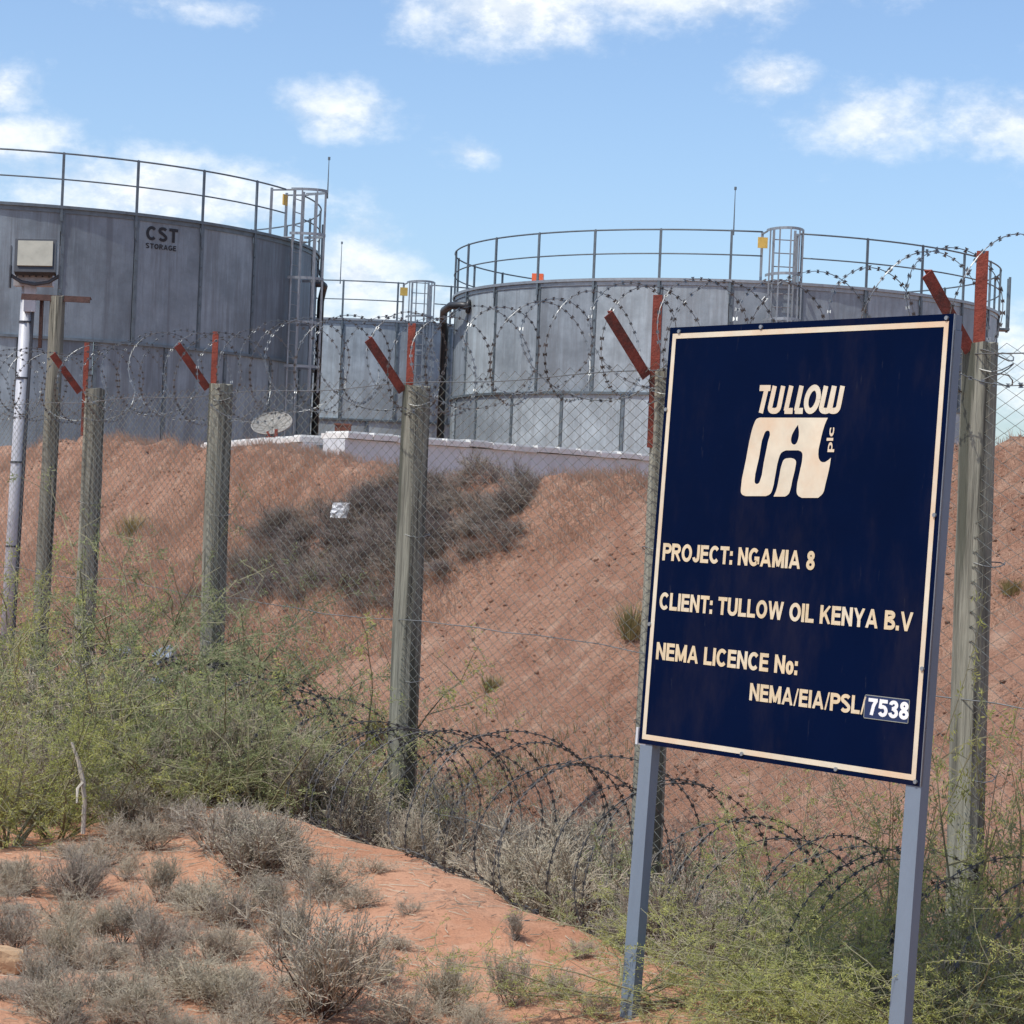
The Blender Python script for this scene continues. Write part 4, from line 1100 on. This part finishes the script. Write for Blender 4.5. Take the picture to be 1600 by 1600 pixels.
for i, (px, d, h_) in enumerate(((1080, 8.6, .5), (1150, 8.3, .5), (1270, 8.1, .55), (1380, 8.2, .6), (1460, 7.9, .7), (1540, 7.2, .6), (1600, 7.3, .6))):
    put('dry_shrub', DRY[(i + 2) % 6], DRYM, col(px, d), h_, h_ * .9, 'grey leafless shrub mixed into the green plants ' + ('under the sign board' if px < 1300 else 'behind the right leg of the sign' if px < 1450 else 'at the foot of the nearest post'), 'shrub', 'leafless shrubs among the green bushes')


def in_poly(px, py, poly):
    r_ = False; j_ = len(poly) - 1
    for i_ in range(len(poly)):
        (xi, yi), (xj, yj) = poly[i_], poly[j_]
        if (yi > py) != (yj > py) and px < (xj - xi) * (py - yi) / (yj - yi) + xi: r_ = not r_
        j_ = i_
    return r_


def poly_points(poly, n, seed):
    rs = np.random.default_rng(seed); xs = [p_[0] for p_ in poly]; ys = [p_[1] for p_ in poly]; out = []
    while len(out) < n:
        px, py = rs.uniform(min(xs), max(xs)), rs.uniform(min(ys), max(ys))
        if in_poly(px, py, poly): out.append(hit(px, py)[0])
    return out


# dead brush in the gully of the bank
G_DEAD = 'dead brush filling the gully of the bank'
def dead_label(g):
    v = g - CAM; px = 800 + FPX * (v @ RV) / (v @ F); py = 800 - FPX * (v @ UV) / (v @ F)
    a_ = 'top' if py < 800 else 'middle' if py < 870 else 'foot'
    b_ = 'left of the white sheet' if px < 520 else 'around the white sheet' if px < 590 else 'behind the middle fence post' if px < 680 else 'right of the middle fence post'
    return 'dead brown twigs at the %s of the gully, %s' % (a_, b_)


BRUSH = [(640, 756), (700, 752), (780, 758), (880, 756), (820, 800), (760, 850), (700, 905), (600, 915), (500, 935), (370, 955), (345, 905), (400, 860), (450, 815), (520, 785)]
for i, g in enumerate(poly_points(BRUSH, 165, 5)):
    h_ = rsd.uniform(.12, .36); g = g + np.array([*(rsd.normal(size=2) * .16), 0]); g[2] = tz(g[0], g[1])
    put('dead_shrub', DEAD[i % 2], ('deadtwig', 'deadtwig'), (g[0], g[1], g[2] - .04), h_, rsd.uniform(.28, .46), dead_label(g), 'shrub', G_DEAD)

# green thorn bushes on the left
LEFTB = [(-30, 12.3, 1.15, 1.15, 'green thorn bush at the left edge in front of the floodlight pole', 1, 'leaf'), (75, 12.2, 1.05, 1.1, 'green thorn bush in front of the tall post with a crossbar', 0, 'leaf'),
         (150, 12.9, 1.15, 1.0, 'green thorn bush in front of the second fence post from the left', 3, 'leaf'), (245, 12.4, .80, 1.15, 'green thorn bush in front of the blue grey plastic bags', 1, 'leaf'),
         (335, 12.9, .88, 1.0, 'green thorn bush hiding the foot of the middle fence post', 0, 'leaf'), (420, 12.4, .72, 1.1, 'green thorn bush beside the dead brush of the gully', 1, 'leaf'),
         (510, 12.9, .66, 1.0, 'green thorn bush just left of the post nearest the middle', 3, 'leaf'), (300, 11.6, .62, .8, 'low green thorn bush at the front of the left thicket', 0, 'leaf'),
         (430, 11.5, .55, .75, 'low greyish green bush left of the fallen razor wire', 2, 'leaf'), (170, 11.7, .62, .8, 'thorn bush behind the bleached upright stick', 2, 'leaf2'),
         (30, 10.6, .78, .85, 'pale yellowish thorn bush nearest the left edge', 2, 'leaf2'), (110, 10.9, .55, .7, 'small yellowish thorn bush beside the bleached stick', 0, 'leaf2'),
         (385, 13.6, 1.0, 1.0, 'feathery light green bush behind the thicket, right of the middle left post', 3, 'leaf2'), (560, 13.2, .62, .9, 'low light green bush touching the post nearest the middle', 3, 'leaf2'),
         (440, 13.4, 1.15, 1.1, 'tall wispy thorn bush with long arching twigs reaching up the bank', 4, 'leaf'), (545, 13.0, .95, 1.1, 'wispy thorn bush with thin twigs stretching to the middle fence post', 4, 'leaf2'), (250, 13.4, 1.2, 1.1, 'wispy thorn bush rising above the thicket between two posts', 4, 'leaf'), (20, 12.9, 1.25, 1.1, 'wispy tall thorn bush beside the pale lamp pole', 4, 'leaf2')]
for px, d, h_, w_, lab, kind, lm in LEFTB:
    put('thorn_bush', GRN[kind], ('branch', lm), col(px, d), h_ * 1.22, w_ * 1.1, lab, 'bush', 'green thorn bushes')
RIGHTB = [(1180, 8.9, .72, .62, 'green thorn bush under the middle of the sign board', 0, 'leaf'), (1300, 8.6, .85, .70, 'tallest green thorn bush under the sign board, beside its right leg', 1, 'leaf'), (1090, 9.1, .45, .5, 'low green bush behind the left leg of the sign', 2, 'leaf'),
          (1390, 8.9, .72, .6, 'green bush between the right leg of the sign and the nearest post', 2, 'leaf'), (1490, 7.6, 1.0, .62, 'tall yellowish thorn bush at the foot of the nearest wooden post', 2, 'leaf2'), (1570, 7.5, .98, .65, 'green thorn bush at the right edge beside the nearest post', 0, 'leaf'), (1620, 7.9, .9, .7, 'green thorn bush cut by the right edge of the view', 1, 'leaf'),
          (1000, 7.4, .32, .55, 'low sprawling yellow green plant around the left leg of the sign', 3, 'leaf2'), (1120, 7.3, .34, .6, 'low sprawling yellow green plant on the sand under the sign', 3, 'leaf2'), (1240, 7.25, .36, .6, 'low sprawling yellow green plant left of the right leg of the sign', 1, 'leaf2'), (1350, 7.1, .34, .5, 'low sprawling plant at the right leg of the sign', 3, 'leaf2'), (1500, 6.9, .42, .5, 'low yellow green plant in the lower right corner', 1, 'leaf2'), (1080, 6.9, .22, .45, 'lowest yellow green plant at the bottom near the left leg', 3, 'leaf2'), (1580, 6.7, .40, .5, 'leafy plant at the very corner, lower right', 0, 'leaf'), (1290, 6.8, .22, .45, 'creeping plant at the bottom between the legs of the sign', 3, 'leaf2'),
          (1185, 7.9, .55, .55, 'bright yellow green spray in front of the brush under the sign', 4, 'leaf2'), (1330, 7.7, .62, .55, 'bright yellow green spray just left of the right leg of the sign', 4, 'leaf2'), (1460, 7.3, .62, .5, 'bright yellow green spray between the right leg and the nearest post', 4, 'leaf2')]
for px, d, h_, w_, lab, kind, lm in RIGHTB:
    put('thorn_bush', GRN[kind], ('branch', lm), col(px, d), h_ * 1.12, w_ * 1.15, lab, 'bush', 'green thorn bushes')


# grass: blades as stuff
def blades(name, pts, hmin, hmax, wd, lean_dir, material, seed, label):
    rs = np.random.default_rng(seed); n = len(pts)
    a = rs.uniform(0, 2 * math.pi, n); h = rs.uniform(hmin, hmax, n); ln = rs.normal(size=(n, 2)) * .35 + np.array(lean_dir)
    sx = np.stack([np.cos(a), np.sin(a), 0 * a], 1) * wd
    tip = pts + np.concatenate([ln * h[:, None], h[:, None]], 1); mid = pts + np.concatenate([ln * h[:, None] * .35, h[:, None] * .6], 1)
    V = np.stack([pts - sx - [0, 0, .02], pts + sx - [0, 0, .02], mid + sx * .8, mid - sx * .8, tip], 1).reshape(-1, 3)
    k = np.arange(n)[:, None] * 5
    q4 = (k + np.array([[0, 1, 2, 3]])); t3 = (k + np.array([[3, 2, 4]]))
    me = bpy.data.meshes.new(name); me.vertices.add(len(V)); me.vertices.foreach_set('co', V.astype(np.float32).ravel())
    loops = np.concatenate([q4, t3], 1).ravel(); me.loops.add(len(loops)); me.loops.foreach_set('vertex_index', loops.astype(np.int32))
    me.polygons.add(2 * n); ls = np.stack([np.arange(n) * 7, np.arange(n) * 7 + 4], 1).ravel(); me.polygons.foreach_set('loop_start', ls.astype(np.int32)); me.update(calc_edges=True)
    return obj(name, me, material, kind='stuff', label=label, category='grass')


def scatter(n, s0, s1, n0, n1, dens, seed):
    rs = np.random.default_rng(seed); s = rs.uniform(s0, s1, n); nn_ = rs.uniform(n0, n1, n); keep = rs.uniform(0, 1, n) < dens(s, nn_); s, nn_ = s[keep], nn_[keep]
    x = UU[0] * s + NN[0] * nn_; y = UU[1] * s + NN[1] * nn_
    return np.stack([x, y, terrain(x, y)], 1)


gl = lambda n_: 14.3 + (CREST_N - n_) * 1.15
pts = scatter(190000, 13.5, 30, 6.7, 10.2, lambda s, n_: np.clip(sst(gl(n_) - .4, gl(n_) + .5, s) * (.55 + 1.3 * fbm(s, n_, 1.3, 61, 3)), 0, 1), 1)
blades('dry_grass', pts, .03, .125, .0022, -NN * .6 + UU * -.5, 'straw', 2, 'dry straw coloured grass covering the left part of the bank')
pts = scatter(60000, 5.0, 14.5, 6.8, 10.0, lambda s, n_: np.clip(.25 + 1.8 * fbm(s, n_, 1.6, 63, 3), 0, 1), 3)
blades('dry_grass', pts, .015, .065, .0019, -NN * .4, 'straw', 4, 'sparse dry grass on the bare right part of the bank')
pts = scatter(26000, 11.0, 18, 6.0, 7.9, lambda s, n_: np.clip((.30 + 2.2 * fbm(s, n_, 1.5, 65, 3)) * (1 - sst(6.9, 7.9, n_)), 0, 1), 5)
blades('green_grass', pts, .03, .12, .0022, -NN * .2, 'greengrass', 6, 'green grass at the foot of the bank behind the fence')
# tufts
def tuft(px, py, wpx, hpx, lab):
    g, d = hit(px, py); s_ = d / FPX; n = 260; rs = np.random.default_rng(int(px)); rr_ = np.abs(rs.normal(size=n)) * wpx * s_ * .16; a = rs.uniform(0, 6.28, n)
    mb = MB()
    for i in range(n):
        p = np.array([rr_[i] * math.cos(a[i]), rr_[i] * math.sin(a[i]), -.02]); dr = unit(np.array([math.cos(a[i]) * rs.uniform(.1, .7), math.sin(a[i]) * rs.uniform(.1, .7), 1])); h_ = hpx * s_ * rs.uniform(.3, .85)
        sd = np.array([math.sin(a[i]), -math.cos(a[i]), 0]) * .003
        mb.add([p - sd, p + sd, p + dr * h_ * .6 + sd * .7, p + dr * h_ * .6 - sd * .7, p + dr * h_ + np.array([dr[0], dr[1], -.3]) * h_ * .15], [(0, 1, 2, 3), (3, 2, 4)])
    o = obj('grass_tuft', mb, 'tuft', label=lab, category='grass tuft', group='yellowish grass tufts on the bank'); o.location = g
tuft(768, 1078, 50, 42, 'yellow green grass tuft alone on the lower bank, right of the post')
tuft(585, 1150, 60, 55, 'yellow green grass tuft beside the foot of the post')
tuft(985, 1000, 60, 90, 'olive grass tuft on the bank beside the sign edge')
tuft(1580, 925, 60, 40, 'olive grass tuft on the bank at the right edge')
tuft(205, 835, 90, 60, 'dull green grass tuft high on the left bank')

# ------------------------------------------------------------------ small things
def lump(rad, seed, sub=(14, 9), amp=.35, flat=.6):
    rs = np.random.default_rng(seed); dirs = rs.normal(size=(9, 3)); dirs /= np.linalg.norm(dirs, axis=1)[:, None]; off = rs.uniform(.6, 1.0, 9)
    mb = MB(); vs = []; K, L = sub
    for j in range(L + 1):
        th = math.pi * j / L
        for k in range(K):
            a = 2 * math.pi * k / K; d = np.array([math.sin(th) * math.cos(a), math.sin(th) * math.sin(a), math.cos(th)])
            r = min([1.25] + [o_ / max(d @ n_, .05) for n_, o_ in zip(dirs, off)]) * rad * (1 + rs.uniform(-.04, .04)); vs.append((d[0] * r, d[1] * r, d[2] * r * flat))
    fs = [(j * K + k, (j + 1) * K + k, (j + 1) * K + (k + 1) % K, j * K + (k + 1) % K) for j in range(L) for k in range(K)]
    mb.add(vs, fs); return mb


g, d = hit(-12, 1516); o = obj('rock', lump(.10, 4), 'rock', label='tan sandstone rock at the left edge on the sand', category='rock'); o.location = g + np.array([0, 0, .03])
# white sheet caught in the brush
def sheet(name, px, py, wpx, hpx, material, lab, cat, seed):
    g, d = hit(px, py); s_ = d / FPX; rs = np.random.default_rng(seed); K = 7; vs = []
    for j in range(K):
        for i in range(K):
            vs.append(RV * (i / (K - 1) - .5) * wpx * s_ + UV * (j / (K - 1) - .5) * hpx * s_ + N3 * rs.uniform(-1, 1) * wpx * s_ * .035 + U3 * rs.uniform(-1, 1) * wpx * s_ * .06 + RV * (j / K) * wpx * s_ * .25)
    fs = [(j * K + i, j * K + i + 1, (j + 1) * K + i + 1, (j + 1) * K + i) for j in range(K - 1) for i in range(K - 1)]
    mb = MB(); mb.add(vs, fs); mb.add([v - N3 * .004 for v in map(np.array, vs)], [f_[::-1] for f_ in fs])
    o = obj(name, mb, material, label=lab, category=cat); o.location = g - N3 * .10 + np.array([0, 0, .16]); return o
sheet('plastic_sheet', 543, 826, 26, 24, 'plastic', 'crumpled white sheet caught in the dead brush on the bank', 'litter', 3)
def litter(px, py, d, w_, lab, seed, mt='bluegrey'):
    g, d = hit(px, py); mb = lump(w_ * d / 12, seed, (14, 9), .4, .55)
    rs = np.random.default_rng(seed); mb.v = [(x * rs.uniform(.75, 1.25), y * rs.uniform(.8, 1.2), z * rs.uniform(.7, 1.3)) for x, y, z in mb.v]
    o = obj('plastic_bag', mb, mt, label=lab, category='litter'); o.location = g + np.array([0, 0, w_ * .35])
litter(190, 1026, 12.0, .07, 'pale blue grey plastic bag lying on the foot of the bank behind the thorn bushes', 31); litter(262, 1036, 11.9, .09, 'larger blue grey plastic bag, right one of the pair behind the thorn bushes', 32); litter(250, 1070, 11.8, .05, 'small blue grey plastic scrap just below the larger plastic bag', 33)
g, d = hit(352, 1541); mb = lump(.018, 40, (8, 5)); o = obj('plastic_scrap', mb, 'plastic', label='tiny white scrap on the sand among the dry shrubs', category='litter'); o.location = g + np.array([0, 0, .012])
g, d = hit(462, 936); mb = lump(.03, 41, (8, 5)); o = obj('plastic_scrap', mb, 'plastic', label='tiny white scrap at the foot of the gully', category='litter'); o.location = g + np.array([0, -.1, .06])
# bleached stick
p0 = P(132, 1250, 10.6); p1 = P(130, 1222, 10.6); p2 = P(112, 1160, 10.6); mb = MB(); mb.tube([p0 - np.array([0, 0, .16]), p0, p1, (p1 + p2) / 2 + np.array([.006, 0, 0]), p2], [.011, .011, .012, .010, .006], 7)
mb.tube([p1, P(121, 1232, 10.55), P(120, 1255, 10.5)], [.008, .007, .004], 5)
obj('dead_stick', mb, 'palestick', label='bleached bare stick standing up in front of the left thicket', category='stick')
# loose sticks, dead leaves and clods
rs = np.random.default_rng(91); mb = MB()
nl = 2400; sl_ = rs.uniform(5, 15, nl); nl_ = rs.uniform(2.2, 5.0, nl)
for s_, n_ in zip(sl_, nl_):
    xy = UU * s_ + NN * n_; a = rs.uniform(0, 6.28); L = rs.uniform(.02, .13); k = rs.uniform(-.5, .5)
    dv = np.array([math.cos(a), math.sin(a)]); dw = np.array([math.cos(a + k), math.sin(a + k)])
    q = np.array([xy, xy + dv * L * .5, xy + dv * L * .5 + dw * L * .5]); zq = terrain(q[:, 0], q[:, 1])
    mb.tube([np.array([q[j][0], q[j][1], zq[j] + .003 + rs.uniform(0, .008)]) for j in range(3)], [.002, .002, .001], 3)
obj('twig_litter', mb, 'twig', kind='stuff', label='loose broken twigs scattered over the sand', category='twigs')


def clods(name, s_, n_, r_, mt, seed, label):
    rs = np.random.default_rng(seed); xy = UU[None] * s_[:, None] + NN[None] * n_[:, None]; z = terrain(xy[:, 0], xy[:, 1]); k = len(s_)
    D = np.array([(1, 0, 0), (.3, .95, 0), (-.8, .6, 0), (-.8, -.6, 0), (.3, -.95, 0), (0, 0, .8), (0, 0, -.8)])
    V = np.stack([xy[:, 0], xy[:, 1], z], 1)[:, None, :] + D[None] * r_[:, None, None] * rs.uniform(.55, 1.35, (k, 7, 1))
    T_ = np.array([(0, 1, 5), (1, 2, 5), (2, 3, 5), (3, 4, 5), (4, 0, 5), (1, 0, 6), (2, 1, 6), (3, 2, 6), (4, 3, 6), (0, 4, 6)])
    Q = (np.arange(k)[:, None, None] * 7 + T_[None]).reshape(-1, 3)
    me = bpy.data.meshes.new(name); me.vertices.add(k * 7); me.vertices.foreach_set('co', V.astype(np.float32).ravel())
    me.loops.add(Q.size); me.loops.foreach_set('vertex_index', Q.astype(np.int32).ravel()); me.polygons.add(len(Q)); me.polygons.foreach_set('loop_start', np.arange(0, Q.size, 3, dtype=np.int32)); me.update(calc_edges=True)
    obj(name, me, mt, kind='stuff', label=label, category='stones')


k = 42000; n_ = rs.uniform(6.7, 9.9, k); s_ = rs.uniform(4.5, 28, k)
keep = rs.uniform(0, 1, k) < np.clip(.35 + 1.6 * fbm(s_, n_, 1.2, 71, 3), .03, 1); n_, s_ = n_[keep], s_[keep]
clods('earth_clods', s_, n_, .005 + .022 * rs.uniform(0, 1, len(s_)) ** 6, 'berm', 72, 'loose clods of red earth scattered over the bank')
k = 900; clods('pebbles', rs.uniform(4.5, 15, k), rs.uniform(2.2, 5.0, k), .003 + .012 * rs.uniform(0, 1, k) ** 3, 'pebble', 73, 'small stones scattered over the sand')
